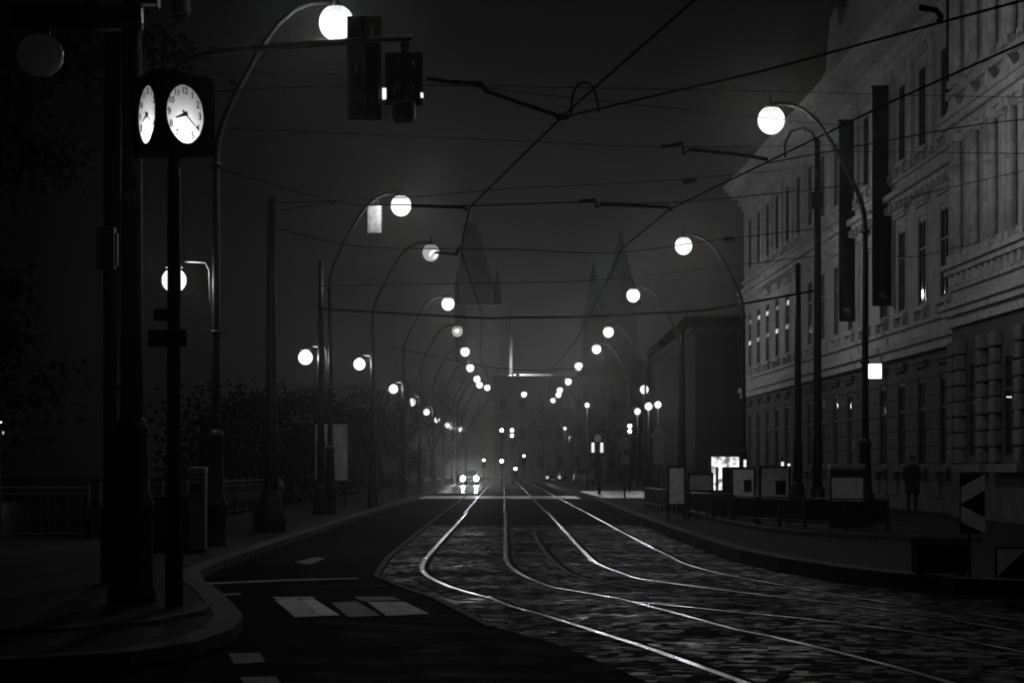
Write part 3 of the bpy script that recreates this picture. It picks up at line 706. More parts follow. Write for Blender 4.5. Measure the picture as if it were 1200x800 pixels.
sc_ = MB(); band(sc_, 0, UL, [(5.2, 5.5, .18), (5.5, 5.72, .3), (6.15, 6.28, .12)])
part('string_course', sc_, STONE2, PAL)
sc_ = MB(); band(sc_, 0, UL, [(10.55, 10.75, .16), (10.75, 10.95, .34), (11.35, 11.46, .12)])
for i in range(int(UL/.9)): sc_.box(i*.9+.2, i*.9+.42, -.3, -.01, 10.3, 10.548)
part('string_course', sc_, STONE2, PAL)
pme = MB().box(-.3, .3, -.12, -.002, 11.68, 15.1).box(-.38, .38, -.18, -.002, 15.1, 15.34).box(-.38, .38, -.18, -.002, 11.47, 11.68).mesh('pilaster', STONE2); fixn(pme)
for i in range(NB-1): mpart('pilaster', pme, PAL, ((wc[i]+wc[i+1])/2, 0, 0))
# attic and roof
at = MB()
poly = [(30, 16.76), (31.6, 19.6), (33.2, 19.9), (34.2, 18.8), (36, 19.3), (37.8, 22.4), (46, 22.4), (50, 20.4), (52.6, 20.4), (52.6, 16.76)]
at.prism(poly, -.25, .6, Matrix(((1,0,0,0),(0,0,1,0),(0,1,0,0),(0,0,0,1))))
at.box(30.4, 52.2, -.4, -.251, 17.3, 17.5).box(37.9, 46.1, -.5, .7, 22.4, 22.7)
part('attic_gable', at, STONE2, PAL)
rf = MB(); rf.add([(-.5, -.6, 16.76), (UE, -.6, 16.76), (UE, 14, 16.76), (-.5, 14, 16.76), (3, 3.4, 19.8), (UE, 3.4, 19.8), (UE, 10, 19.8), (3, 10, 19.8)], [(0,1,5,4),(1,2,6,5),(2,3,7,6),(3,0,4,7),(4,5,6,7)])
part('roof', rf, ROOF, PAL)
# projecting bay
bw = MB(); y0 = -BAYP
gb = [(61.2+4.4*i, 62.9+4.4*i, 1.7, 4.4) for i in range(3)]
fb = [(61.3+2.2*i, 62.5+2.2*i, 7.6, 10.2) for i in range(6)]; sb_ = [(61.3+2.2*i, 62.5+2.2*i, 12.6, 15.0) for i in range(6)]
wall_grid(bw, UL, UE, 5.6, HT, fb+sb_, y0); bw.quad((UL, y0, 5.6), (UL, 0, 5.6), (UL, 0, HT), (UL, y0, HT))
part('bay_wall', bw, STONE, PAL)
bw = MB(); wall_grid(bw, UL, UE, 0, 5.6, gb, y0); bw.quad((UL, y0, 0), (UL, 0, 0), (UL, 0, 5.6), (UL, y0, 5.6))
part('bay_ground_wall', bw, STONED, PAL)
q = MB()
for i in range(3):
    for side in (-1, 1):
        xc = (gb[i][0]+gb[i][1])/2+side*1.42
        for j in range(8):
            z = 1.55+j*.44; ww = .4 if j % 2 else .3
            q.box(xc-ww, xc+ww, y0-.22, y0-.003, z, z+.4, .05)
    q.box(gb[i][0]-.9, gb[i][1]+.9, y0-.28, y0-.003, 1.3, 1.52, .02)
for j in range(8): q.box(UL-.04, UL+.75, y0-.16, y0-.003, 1.55+j*.44, 1.95+j*.44, .04)
part('quoins', q, mat('quoin_stone', .2, .85, 0, .4, 3, .02, 9), PAL)
fr, pn, su, si = win_mesh(1.7, 2.7)
for a, b, c, d_ in gb:
    wn = mpart('window', fr, PAL, ((a+b)/2, y0, c)); mpart('pane', pn, wn)
fr, pn, su, si = win_mesh(1.2, 2.6)
for ops in (fb, sb_):
    for a, b, c, d_ in ops:
        wn = mpart('window', fr, PAL, ((a+b)/2, y0, c)); mpart('pane', pn, wn); mpart('surround', su, wn); mpart('sill', si, wn)
bc = MB(); band(bc, UL, UE, [(5.45, 5.75, .12), (5.75, 5.95, .25), (5.95, 6.1, .34), (6.5, 6.62, .1), (6.95, 7.12, .2), (7.12, 7.25, .3)], y0)
for i in range(22): bc.box(UL+.2+i*.77, UL+.5+i*.77, y0-.14, y0-.004, 6.62, 6.94)
part('bay_string_course', bc, STONE2, PAL)
bc = MB(); band(bc, UL, UE, [(10.95, 11.15, .14), (11.15, 11.35, .3), (11.35, 11.5, .38), (12.05, 12.25, .16)], y0)
for i in range(8):
    u = UL+.6+i*2.2
    bc.prism([(u-.1, 11.5), (u+1.9, 11.5), (u+.9, 12.0)], y0-.3, y0-.004, Matrix(((1,0,0,0),(0,0,1,0),(0,1,0,0),(0,0,0,1))))
part('bay_cornice', bc, STONE2, PAL)
bc = MB()
for i in range(7):
    u = UL+1.2+i*2.2
    for du in (-.28, .28):
        for z0_, z1_ in ((7.26, 10.9), (12.26, 16.2)):
            bc.tube([(u+du, y0-.15, z0_+.2), (u+du, y0-.15, z1_-.25)], [.13, .11], 12)
            bc.box(u+du-.22, u+du+.22, y0-.3, y0-.01, z0_, z0_+.2); bc.box(u+du-.22, u+du+.22, y0-.3, y0-.01, z1_-.25, z1_)
part('columns', bc, STONE2, PAL)
part('drainpipe', MB().tube([(UL+.12, y0-.1, 12.3), (UL+.12, y0-.1, 16.1)], .09, 8), DARK, PAL)
bc = MB(); band(bc, UL, UE, [(16.2, 16.5, .3), (16.5, 16.8, .6)], y0); part('bay_top_cornice', bc, STONE2, PAL)

def to_world(u, v, z):   # palace local to world
    c, s = math.cos(ang), math.sin(ang); return V((13.02+c*u-s*v, 127+s*u+c*v, .2+z))
# banners
for (x0, x1, yt, yb, d, lab) in ((983, 1002, 141, 376, 90.6, 'left of two long dark vertical banners hanging off the palace'), (1022, 1045, 101, 358, 82.8, 'right and nearer of two long dark vertical banners on the palace')):
    a = P(x0, yt, d); b = P(x1, yb, d); cz = (a.z+b.z)/2; hh_ = (a.z-b.z)/2; hw_ = (b.x-a.x)/2
    r = thing('banner', lab, 'banner', ((a.x+b.x)/2, d, cz), 0, 'dark banners on the palace')
    m_ = MB(); NX, NZ = 6, 30; vs = []
    for i in range(NX+1):
        for j in range(NZ+1):
            x = -hw_+2*hw_*i/NX; z = -hh_+2*hh_*j/NZ; vs.append((x, .03*math.sin(x*9+z*.9)+.02*math.sin(z*2.1), z))
    o_ = len(vs); vs += [(x, y+.012, z) for x, y, z in vs]
    fs = []
    for i in range(NX):
        for j in range(NZ):
            a_ = i*(NZ+1)+j; fs.append((a_, a_+NZ+1, a_+NZ+2, a_+1)); fs.append((o_+a_, o_+a_+1, o_+a_+NZ+2, o_+a_+NZ+1))
    m_.add(vs, fs, True); part('cloth', m_, BANNER, r)
    em = MB().sphere((0, -.045, -hh_+.42), .15, 2, (1, .12, .55)); em.box(-.06, .2, -.056, -.048, -hh_+.28, -hh_+.33)
    part('emblem', em, mat('banner_emblem', .16, .7), r)
    part('rod', MB().tube([(-hw_-.05, 0, hh_), (hw_+.55, 0, hh_)], .03, 8), BLACK, r); part('rod', MB().tube([(-hw_, 0, -hh_), (hw_+.35, 0, -hh_)], .02, 8), BLACK, r)
# lit box sign
ls = thing('illuminated_sign', 'small bright square box sign beside the nearest right mast', 'sign', P(1025, 435, 57.8), math.radians(-12))
part('face', MB().box(-.17, .17, -.085, -.078, -.18, .18), SIGNLIT, ls)
part('case', MB().box(-.19, .19, -.076, .08, -.2, .2, .01), DARK, ls)
part('bracket', MB().tube([(-.3, 0, .1), (-.18, 0, .1)], .02, 6), BLACK, ls)

# ------------------------------------------------------------------ tram stop furniture on the right
def boxy(name, label, cat, px, pyt, pyb, wpx, d, m, group=None, foot=True, dep=.35):
    a = P(px-wpx/2, pyt, d); b = P(px+wpx/2, pyb, d)
    r = thing(name, label, cat, ((a.x+b.x)/2, d, .21), 0, group)
    return r, a.z-.21, b.z-.21, (b.x-a.x)/2
def info_case(label, px, pyt, pyb, wpx, d, m=None, dark_sq=True, lit=False):
    r, zt, zb, hw_ = boxy('information_board', label, 'notice board', px, pyt, pyb, wpx, d, None, 'notice boards at the tram stop')
    part('panel', MB().box(-hw_, hw_, -.02, .02, zb, zt, .01), m or mat('board_grey', .6, .5, 0, .4, 4), r)
    part('frame', MB().box(-hw_-.05, -hw_-.002, -.04, .05, zb-.05, zt+.05).box(hw_+.002, hw_+.05, -.04, .05, zb-.05, zt+.05).box(-hw_, hw_, -.04, .05, zt+.002, zt+.05).box(-hw_, hw_, -.04, .05, zb-.05, zb-.002), BLACK, r)
    for s in (-1, 1): part('leg', MB().box(s*(hw_+.03)-.025, s*(hw_+.03)+.025, .052, .1, 0, zt+.05), BLACK, r)
    if dark_sq: part('notice', MB().box(hw_*.05, hw_*.8, -.032, -.022, zb+(zt-zb)*.2, zb+(zt-zb)*.62), DARK, r)
    return r
info_case('grey notice board with dark square, left of the two at the stop', 871, 549, 583, 24, 62)
info_case('grey notice board with dark square, right of the two at the stop', 908, 548, 587, 32, 58)
info_case('pale curved panel at the left end of the tram stop', 793, 548, 590, 17, 64, dark_sq=False)
info_case('dim grey board beside the pale curved panel', 821, 556, 574, 26, 63, mat('board_dim', .3, .5, 0, .4, 3), dark_sq=False)
ck2 = cabinet('control_cabinet', 'grey control cabinet with pale top edge before the palace', 993, 548, 628, .82, .4, mat('cab_dark', .03, .6), PALE)
ck2.location.z = .21
part('poster', MB().box(-.37, .37, -.02, -.004, .62, 1.18), mat('cab_poster', .75, .6, 0, .3, 4), ck2)
# lit display case
lc = thing('lit_display_case', 'bright glowing display case behind the tram stop boards', 'display case', P(849, 553, 68)); lc.location.z = .21
def LX(px): return (px-849)*68/F
def LZ(py): return (VY-py)*68/F+H-.21
part('glow_panel', MB().box(LX(834), LX(866), -.01, .01, LZ(547), LZ(535)).box(LX(834), LX(838.5), -.01, .01, LZ(574), LZ(547.01)).box(LX(842), LX(846), -.01, .01, LZ(574), LZ(547.01)), SHOPLIT, lc)
part('case', MB().box(LX(832), LX(868), .012, .3, LZ(576), LZ(533), .01).box(LX(847), LX(866.5), -.02, -.011, LZ(574), LZ(549)), DARK, lc)
for s in (833, 867): part('leg', MB().box(LX(s)-.03, LX(s)+.03, .05, .2, 0, LZ(576)), BLACK, lc)
for (px, py, h_, lab) in ((873, 543, 9, 'small glowing hooked light right of the display case'), (917, 544, 6, 'pair of tiny lights above the right notice board'), (924.5, 549, 12, 'narrow upright light strip by the wire mast')):
    r = thing('marker_light', lab, 'light', P(px, py, 66), 0, 'tiny lights at the tram stop'); hz = P(px, py, 66).z
    part('glow', MB().box(-.035, .035, -.03, .03, -h_*.012, h_*.012, .01), emit('marker_glow', 1.0), r)
    part('post', MB().box(-.03, .03, .032, .07, .215-hz, .2), DARK, r)
# railing of the stop
rl = thing('platform_railing', 'low dark railing with panels along the tram stop island', 'railing', (0, 0, .21))
ru = [G(782, 605), G(840, 618), G(900, 622), G(960, 628)]
ru = [(5.2, 86), (5.35, 70), (5.9, 60), (7.0, 54.5), (8.6, 52.5)]
for i in range(len(ru)-1):
    a, b = V((*ru[i], 0)), V((*ru[i+1], 0)); nn = max(2, int((b-a).length/1.6))
    for j in range(nn+1 if i == len(ru)-2 else nn):
        p = a.lerp(b, j/nn); part('railing_post', MB().tube([p, p+V((0, 0, .72))], .03, 8), BLACK, rl)
    e = (b-a).normalized(); n_ = V((-e.y, e.x, 0))*.012
    m_ = MB()
    for z in (.16, .7): m_.tube([a+V((0, 0, z)), b+V((0, 0, z))], .022, 6)
    part('rail_bar', m_, BLACK, rl)
    m_ = MB(); m_.add([a+n_+V((0,0,.2)), b+n_+V((0,0,.2)), b+n_+V((0,0,.66)), a+n_+V((0,0,.66)), a-n_+V((0,0,.2)), b-n_+V((0,0,.2)), b-n_+V((0,0,.66)), a-n_+V((0,0,.66))], [(0,1,2,3),(7,6,5,4),(0,4,5,1),(3,2,6,7),(0,3,7,4),(1,5,6,2)])
    part('panel', m_, DARK, rl)
# chevron boards
def chevron(px, py, d, w, h, label, post):
    c = P(px, py, d); r = thing('chevron_sign', label, 'road sign', (c.x, d, .21), math.radians(20)); cz = c.z-.21
    part('board', MB().box(-w/2, w/2, 0, .02, cz-h/2, cz+h/2), DARK, r)
    RY = Matrix(((1,0,0,0),(0,0,1,0),(0,1,0,0),(0,0,0,1)))
    m_ = MB(); t = h*.27
    m_.prism([(-w/2+.003, cz+.0), (w/2-.003, cz+h/2-t), (w/2-.003, cz+h/2-.003), (-w/2+.003, cz+t)], -.008, -.001, RY)
    m_.prism([(-w/2+.003, cz-.02), (-w/2+.003, cz-t-.02), (w/2-.003, cz-h/2+.003), (w/2-.003, cz-h/2+t)], -.008, -.001, RY)
    part('arrow', m_, mat('chevron_white', .85, .6, 0, .2, 9), r)
    if post: part('post', MB().tube([(-.02, .045, 0), (-.02, .045, cz+h/2)], .022, 8), GREYM, r)
    return r
chevron(1140, 590, 30.0, .36, .765, 'left pointing chevron board on a thin post by the right kerb', True)
c = P(1190, 643, 29.6); r = thing('chevron_sign', 'low board with a pale triangle at the right edge', 'road sign', (c.x, 29.6, .22), math.radians(14)); c = c-V((0, 0, .22))
RY = Matrix(((1,0,0,0),(0,0,1,0),(0,1,0,0),(0,0,0,1)))
part('board', MB().box(-.27, .6, 0, .03, .02, c.z+.03), DARK, r)
part('triangle', MB().prism([(-.26, c.z), (.14, c.z), (-.25, .03)], -.008, -.001, RY), mat('chevron_white', .85, .6, 0, .2, 9), r)
part('foot', MB().box(-.1, .4, -.1, .15, 0, .019), RUBBER, r)
bn = thing('grit_container', 'large low black container behind the chevron board', 'container', (P(1105, 660, 30.4).x, 30.4, .21)); bn.scale = (.78, .78, .66)
MATTE = mat('matte_black', .012, .95, 0, .3, 5, spec=.05)
part('body', MB().box(-.42, .42, 0, .6, .05, .62, .03), MATTE, bn)
part('lid', MB().prism([(-.03, .622), (.63, .622), (.6, .7), (.1, .74)], -.45, .45, Matrix(((0,0,1,0),(1,0,0,0),(0,1,0,0),(0,0,0,1)))), MATTE, bn)
for s in (-.35, .35): part('foot', MB().box(s-.05, s+.05, .1, .5, 0, .048), IRON, bn)
# distant road signs
def sign_post(px, top, kind_, label, d, pyb=None):
    c = P(px, top, d); r = thing('road_sign', label, 'road sign', (c.x, d, .0)); z = c.z
    part('post', MB().tube([(0, .05, 0), (0, .05, z+.1)], .04, 8), DARK, r)
    if kind_ == 'tri':
        part('triangle', MB().prism([(-.4, z-.2), (.4, z-.2), (0, z+.45)], -.02, 0, RY), mat('faint_sign', .22, .6), r)
        part('panel', MB().box(-.22, .22, -.02, 0, z-1.3, z-.24), mat('faint_sign', .22, .6), r)
    if kind_ == 'disc':
        part('disc', MB().tube([(0, -.02, z), (0, 0, z)], .32, 20), mat('faint_sign', .22, .6), r)
        part('lower_disc', MB().tube([(0, -.02, z-.75), (0, 0, z-.75)], .25, 20), mat('faint_sign', .22, .6), r)
    return r
sign_post(772, 508, 'tri', 'pale triangular sign above a narrow board at the stop', 100)
sign_post(732, 520, 'disc', 'faint round sign with a smaller disc below it', 110)
ib = thing('illuminated_bollard', 'traffic sign with two upright lit bars and a pale disc on top', 'road sign', (P(700, 524, 128).x, 128, .0))
zt = P(700, 524, 128).z
part('post', MB().tube([(.1, .05, 0), (.1, .05, zt)], .09, 8), DARK, ib)
for s in (-.24, .24): part('light_bar', MB().box(s-.08, s+.08, -.06, -.02, zt-.28, zt+.26, .03), emit('bar_light', .9), ib)
part('case', MB().box(-.36, .36, -.018, .04, zt-.36, zt+.75, .03), DARK, ib)
part('disc', MB().tube([(.02, -.05, zt+.5), (.02, -.02, zt+.5)], .2, 16), mat('disc_grey', .4, .5), ib)
# small signals far away
def far_signal(px, py, d, n, lab, r=.12):
    c = P(px, py, d); s = thing('traffic_light', lab, 'traffic light', (c.x, d, 0), 0, 'distant signals')
    part('post', MB().tube([(0, .12, 0), (0, .12, c.z+.3)], .05, 6), DARK, s)
    part('housing', MB().box(-.18, .18, -.05, .08, c.z-.75, c.z+.3, .03), DARK, s)
    for i in range(n): part('lens', MB().tube([(0, -.1, c.z-.45*i*d/200), (0, -.052, c.z-.45*i*d/200)], r, 12), LENSON, s)
    return s
far_signal(588, 504, 250, 1, 'distant signal left of the street centre, high up', .16)
far_signal(600, 504, 250, 2, 'distant signal with two lights one above the other', .16)
far_signal(588, 540, 180, 1, 'low distant signal with a tall narrow light', .12)
far_signal(614, 534, 240, 1, 'tiny low light right of the street centre', .1)
far_signal(604, 549, 200, 1, 'tiny bright light at road level by the middle rails', .11)
far_signal(738, 499, 140, 2, 'signal with two stacked lights left of the small globes', .1)
far_signal(567, 539, 230, 1, 'tiny light above the oncoming car', .1)

# ------------------------------------------------------------------ cars
def make_car(label, m, hl):
    r = thing('parked_car', label, 'car')
    side = [(-2.1, .35), (-2.15, .75), (-1.9, .92), (-1.0, 1.0), (-.4, 1.42), (.9, 1.45), (1.7, 1.05), (2.1, .98), (2.15, .4)]
    b = MB(); n = len(side); vs = []
    for yi, (w_, ins) in enumerate(((.86, 0), (-.86, 0))):
        for x, z in side:
            ww = w_*(1 if z < 1.06 else .78); vs.append((ww, x, z))
    b.add(vs, [tuple(range(n)), tuple(range(n, 2*n))[::-1]]+[(i, (i+1) % n, n+(i+1) % n, n+i) for i in range(n)])
    part('body', b, m, r)
    part('windscreen', MB().quad((-.68, -.99, 1.03), (.68, -.99, 1.03), (.62, -.46, 1.39), (-.62, -.46, 1.39)), GLASSD, r)
    for s in (-1, 1):
        part('headlight', MB().tube([(s*.64, -2.17, .68), (s*.64, -2.11, .68)], .17, 16), hl, r)
        part('door_mirror', MB().box(s*.9-.06, s*.9+.06, -.85, -.75, .98, 1.1, .01), DARK, r)
        part('side_window', MB().quad((s*.79, -.75, 1.08), (s*.79, 1.3, 1.1), (s*.70, .8, 1.38), (s*.70, -.35, 1.38)), GLASSD, r)
    for s in (-1, 1):
        for y in (-1.3, 1.3):
            w_ = part('wheel', MB().tube([(s*.9, y, .32), (s*.72, y, .32)], .32, 16), RUBBER, r)
            part('rim', MB().tube([(s*.905, y, .32), (s*.89, y, .32)], .19, 12), GREYM, w_)
    part('bumper', MB().box(-.8, .8, -2.22, -2.14, .35, .5, .02), DARK, r)
    part('number_plate', MB().box(-.26, .26, -2.235, -2.222, .4, .49), WHITE, r)
    return r
car = make_car('oncoming car with two dazzling headlights on the wet left lane', CARP, HEADL); car.name = 'oncoming_car'; car.location = (P(550.5, 559, 223).x, 225, .004)
c2 = copy_tree(car); c2.name = 'parked_car'; c2.location = (P(648, 550, 250).x, 250, .008); tag(c2, 'dim oncoming car far up the right track, faint front lights', 'car')
c3 = copy_tree(c2); c3.name = 'parked_car.001'; c3.location = (P(684, 552, 205).x, 205, .21); tag(c3, 'dark parked car beside the right kerb, lights off', 'car')
for c, mm in ((c2, PARKL), (c3, GREYM)):
    for ch in c.children:
        if ch.name.startswith('headlight'): ch.data = ch.data.copy(); ch.data.materials[0] = mm
        if ch.name.startswith('body') and c is c3: ch.data = ch.data.copy(); ch.data.materials[0] = CARL

# ------------------------------------------------------------------ person by the palace
def person(loc, rz, label):
    r = thing('person', label, 'person', loc, rz)
    J = {'pel': (0, 0, .95, .15), 'waist': (0, 0, 1.1, .14), 'chest': (0, .01, 1.32, .17), 'neck': (0, 0, 1.5, .07), 'head0': (0, -.01, 1.6, .085), 'head': (0, -.02, 1.68, .1), 'top': (0, -.01, 1.76, .075),
         'shl': (.19, 0, 1.43, .075), 'ell': (.26, .03, 1.14, .055), 'wrl': (.2, -.14, .95, .038), 'hal': (.18, -.19, .9, .035),
         'shr': (-.19, 0, 1.43, .075), 'elr': (-.26, .03, 1.14, .055), 'wrr': (-.2, -.14, .95, .038), 'har': (-.18, -.19, .9, .035),
         'hil': (.1, 0, .88, .11), 'knl': (.11, -.02, .5, .075), 'anl': (.11, .02, .1, .05), 'tol': (.12, -.15, .04, .04),
         'hir': (-.1, 0, .88, .11), 'knr': (-.11, -.04, .5, .075), 'anr': (-.12, .0, .1, .05), 'tor': (-.13, -.17, .04, .04)}
    E = [('pel','waist'),('waist','chest'),('chest','neck'),('neck','head0'),('head0','head'),('head','top'),('chest','shl'),('shl','ell'),('ell','wrl'),('wrl','hal'),('chest','shr'),('shr','elr'),('elr','wrr'),('wrr','har'),
         ('pel','hil'),('hil','knl'),('knl','anl'),('anl','tol'),('pel','hir'),('hir','knr'),('knr','anr'),('anr','tor')]
    ks = list(J); me = bpy.data.meshes.new('body'); me.from_pydata([J[k][:3] for k in ks], [(ks.index(a), ks.index(b)) for a, b in E], [])
    o = bpy.data.objects.new('body', me); COL.objects.link(o)
    sk = o.modifiers.new('skin', 'SKIN'); su = o.modifiers.new('sub', 'SUBSURF'); su.levels = 2
    for i, k_ in enumerate(ks):
        me.skin_vertices[0].data[i].radius = (J[k_][3], J[k_][3]*.85)
    me.skin_vertices[0].data[0].use_root = True
    dg = bpy.context.evaluated_depsgraph_get(); m2_ = bpy.data.meshes.new_from_object(o.evaluated_get(dg)); bpy.data.objects.remove(o)
    m2_.materials.clear(); m2_.materials.append(CLOTH)
    b = mpart('body', m2_, r)
    # skin faces: head above neck
    m2_.materials.append(SKIN)
    for p in m2_.polygons:
        if p.center.z > 1.53 or (p.center.y < -.15 and .8 < p.center.z < .96): p.material_index = 1
        p.use_smooth = True
    part('hair', MB().sphere((0, .012, 1.735), .108, 2, (1, 1.05, .8)), CLOTH, r)
    part('coat', MB().lathe([(.235, .62), (.23, .8), (.2, 1.05), (.205, 1.3), (.2, 1.42), (.09, 1.5)], n=18), CLOTH, r)
    return r
px_, d_ = 1069, 74
person((P(px_, 600, d_).x, d_, .21), math.radians(-20), 'person in a dark coat standing on the pavement by the palace wall')

# ------------------------------------------------------------------ left railing, panel
def railing(a, b, label):
    a = V((*a, .118)); b = V((*b, .118)); L = (b-a).length; e = (b-a).normalized()
    r = thing('embankment_railing', label, 'railing', (0, 0, 0))
    m_ = MB()
    for z in (.12, .95, 1.08): m_.tube([a+V((0, 0, z)), b+V((0, 0, z))], .03 if z > 1 else .018, 6)
    part('rails', m_, mat('rail_iron', .04, .85), r)
    n = int(L/2.2)
    for i in range(n+1):
        p = a+e*(L*i/n); part('railing_post', MB().tube([p, p+V((0, 0, 1.2))], [.06, .05], 8), IRON, r)
    m_ = MB(); k_ = int(L/.28)
    for i in range(k_):
        p = a+e*(L*(i+.5)/k_); m_.tube([p+V((0, 0, .12)), p+V((0, 0, .95))], .011, 4, False)
        c_ = p+V((0, 0, .55)); m_.tube([c_+e*.11*math.cos(t*math.pi/5)+V((0, 0, .17*math.sin(t*math.pi/5))) for t in range(11)], .008, 4, False)
    part('scrollwork', m_, mat('rail_iron', .04, .85), r)
railing((-20, 49.4), (-8.75, 49.4), 'ornate iron railing crossing the left edge behind the pavement')
railing((-8.7, 50.5), (-8.7, 92), 'ornate iron railing running away along the left embankment')
ap_ = thing('advertising_panel', 'tall pale poster panel behind the second left lamp mast', 'poster panel', (P(388.5, 550, 88).x, 88, .118))
part('poster', MB().box(-.6, .6, -.03, .0, 1.05, 3.15), mat('poster', .5, .6, 0, .5, 1.2), ap_)
part('frame', MB().box(-.68, -.603, -.05, .08, .95, 3.25).box(.603, .68, -.05, .08, .95, 3.25).box(-.6, .6, -.05, .08, 3.153, 3.25).box(-.6, .6, -.05, .08, .95, 1.047), DARK, ap_)
for s in (-.5, .5): part('leg', MB().box(s-.05, s+.05, 0, .06, 0, .948), DARK, ap_)
bi = thing('waste_bin', 'dark waste bin with pale rim standing by the left wire mast', 'bin', (P(322, 590, 58).x, 58, .118))
part('body', MB().lathe([(.2, .08), (.24, .85), (.26, .9), (.26, .95)], n=16), DARK, bi)
part('hood', MB().lathe([(.255, .955), (.24, 1.1), (.15, 1.22), (.03, 1.27)], n=16), mat('bin_hood', .09, .5), bi)
part('foot', MB().lathe([(.22, 0), (.15, .078)], n=16), IRON, bi)
stn = thing('kiosk_box', 'low pale granite block beside the left wire mast', 'block', (P(312, 600, 56).x-.28, 57, .118))
part('block', MB().box(-.15, .2, 0, .4, 0, .72, .02), mat('block_stone', .05, .7, 0, .4, 4), stn)
part('top_slab', MB().box(-.18, .23, -.03, .43, .722, .78, .01), mat('block_stone', .05, .7, 0, .4, 4), stn)
for px, py, d, lab in ((2, 494, 420, 'brightest tiny light across the river at the left edge'), (16, 494, 430, 'faint tiny light next to the brighter one across the river'), (3, 507, 425, 'faint light under the brightest one across the river')):
    c = P(px, py, d); r = thing('far_lamp', lab, 'lamp', (c.x, d, -4), 0, 'lamps across the river')
    part('globe', MB().sphere((0, 0, c.z+4), .3, 1), emit('far_light_'+('a' if px == 2 else 'b'), 6 if px == 2 else .8), r)
    part('post', MB().tube([(0, 0, 0), (0, 0, c.z+3.7)], .1, 6), DARK, r)

# ------------------------------------------------------------------ far buildings
def block(label, x0, x1, d0, d1, h, m, rows, cols, wall=None, roof_h=0, name='town_house', lit=0.0):
    r = thing(name, label, 'building', (x0, d0, 0))
    W_ = x1-x0; Dp = d1-d0
    part('wall', MB().box(0, W_, 0, Dp, 0, h), m, r)
    part('cornice', MB().box(-.3, W_+.3, -.3, Dp+.3, h+.002, h+.5), m, r)
    rf_ = MB()
    if roof_h:
        rf_.add([(-.2, -.2, h+.5), (W_+.2, -.2, h+.5), (W_+.2, Dp+.2, h+.5), (-.2, Dp+.2, h+.5), (W_*.2, Dp*.5, h+roof_h), (W_*.8, Dp*.5, h+roof_h)], [(0,1,5,4),(1,2,5),(2,3,4,5),(3,0,4)])
        part('roof', rf_, ROOF, r)
    wm = MB().box(-.55, .55, -.06, -.004, 0, 1.9).mesh('window', mat('dull_window', .02, .5)); fixn(wm)
    ss = MB().box(-.7, .7, -.2, -.004, -.15, -.004).mesh('sill', m); fixn(ss)
    for i in range(cols):
        for j in range(rows):
            wn = mpart('window', wm, r, (W_*(i+.5)/cols, 0, 1.8+(h-2.2)*j/rows)); mpart('sill', ss, wn)
    return r
eb = block('low dark building closing the street end under the bright glow', -1.5, 20, 390, 410, 16.5, FARW, 3, 7)
part('added_strip_wall', MB().box(3.2, 10, 8.5, 16, 17.003, 17.7), mat('added_strip_wall_dark', .035, .9), eb)  # low setback wall added to catch the floodlight as a bright strip
block('tall dark building beyond the palace with a flat roofline', 15.5, 42, 190, 245, 12.6, FARD, 3, 6, roof_h=0)
block('dark house block behind the bare trees on the right', 20, 60, 260, 300, 15, FARD, 3, 6, roof_h=5)
block('dark house block far right of the street end', 22, 46, 330, 360, 19, FARD, 4, 6, roof_h=5)
# tall tower with wedge roof
TD = 450; kx = TD/F
FARW2 = mat('tower_stone', .3, .9, 0, .3, .15)
tw = thing('gate_tower', 'tall stone tower with steep wedge roof rising behind the left lamps', 'tower', (P(560, 549, TD).x, TD, 0))
zE = (VY-357)*kx+H; zT = (VY-258)*kx+H
part('shaft', MB().box(-4.3, 4.1, 0, 9, 0, zE-7), FARW2, tw)
gl = MB().box(-4.6, 4.4, -.4, 9.4, zE-7, zE-6.4).box(-4.7, 4.5, -.5, 9.5, zE-.5, zE)
for i in range(8): gl.box(-4.5+i*1.23, -3.95+i*1.23, -.3, .3, zE-6.4, zE-.5)
gl.box(-3.9, 3.7, 2, 8, zE-6.4, zE-.5)
part('gallery', gl, FARW2, tw)
part('roof', MB().add([(-4.3, -.3, zE), (4.2, -.3, zE), (4.2, 9.3, zE), (-4.3, 9.3, zE), (-2.9, 3.5, zT), (-.4, 3.5, zT), (-.4, 5.5, zT), (-2.9, 5.5, zT)], [(0,1,5,4),(1,2,6,5),(2,3,7,6),(3,0,4,7),(4,5,6,7)]), ROOF, tw)
for s in (-3.9, 3.7):
    part('turret', MB().lathe([(.7, zE-.5), (.7, zE+2.5), (.8, zE+2.6), (.04, zE+7)], (s, .2, 0), 10), FARD, tw)
# church with two spires
ch = thing('twin_spired_church', 'faint dark church with two pointed spires right of the street end', 'church', (P(712, 549, TD).x, TD, 0))
part('nave', MB().box(-5, 8, 2, 30, 0, 21).add([(-5, 2, 21), (8, 2, 21), (1.5, 2, 28), (-5, 30, 21), (8, 30, 21), (1.5, 30, 28)], [(0,1,2),(3,5,4),(0,2,5,3),(1,4,5,2)]), FARD, ch)
for cx_, ww, zb, ztp in ((P(696, 0, TD).x-P(712, 0, TD).x, 2.0, 29, (VY-305)*kx+H), (P(728, 0, TD).x-P(712, 0, TD).x, 3.0, 33, (VY-268)*kx+H)):
    part('spire', MB().box(cx_-ww, cx_+ww, -1, 1+ww, 0, zb).lathe([(ww*1.35, zb+.003), (ww*.7, zb+(ztp-zb)*.4), (ww*.35, zb+(ztp-zb)*.72), (.05, ztp)], (cx_, ww/2, 0), 8, False), FARD, ch)
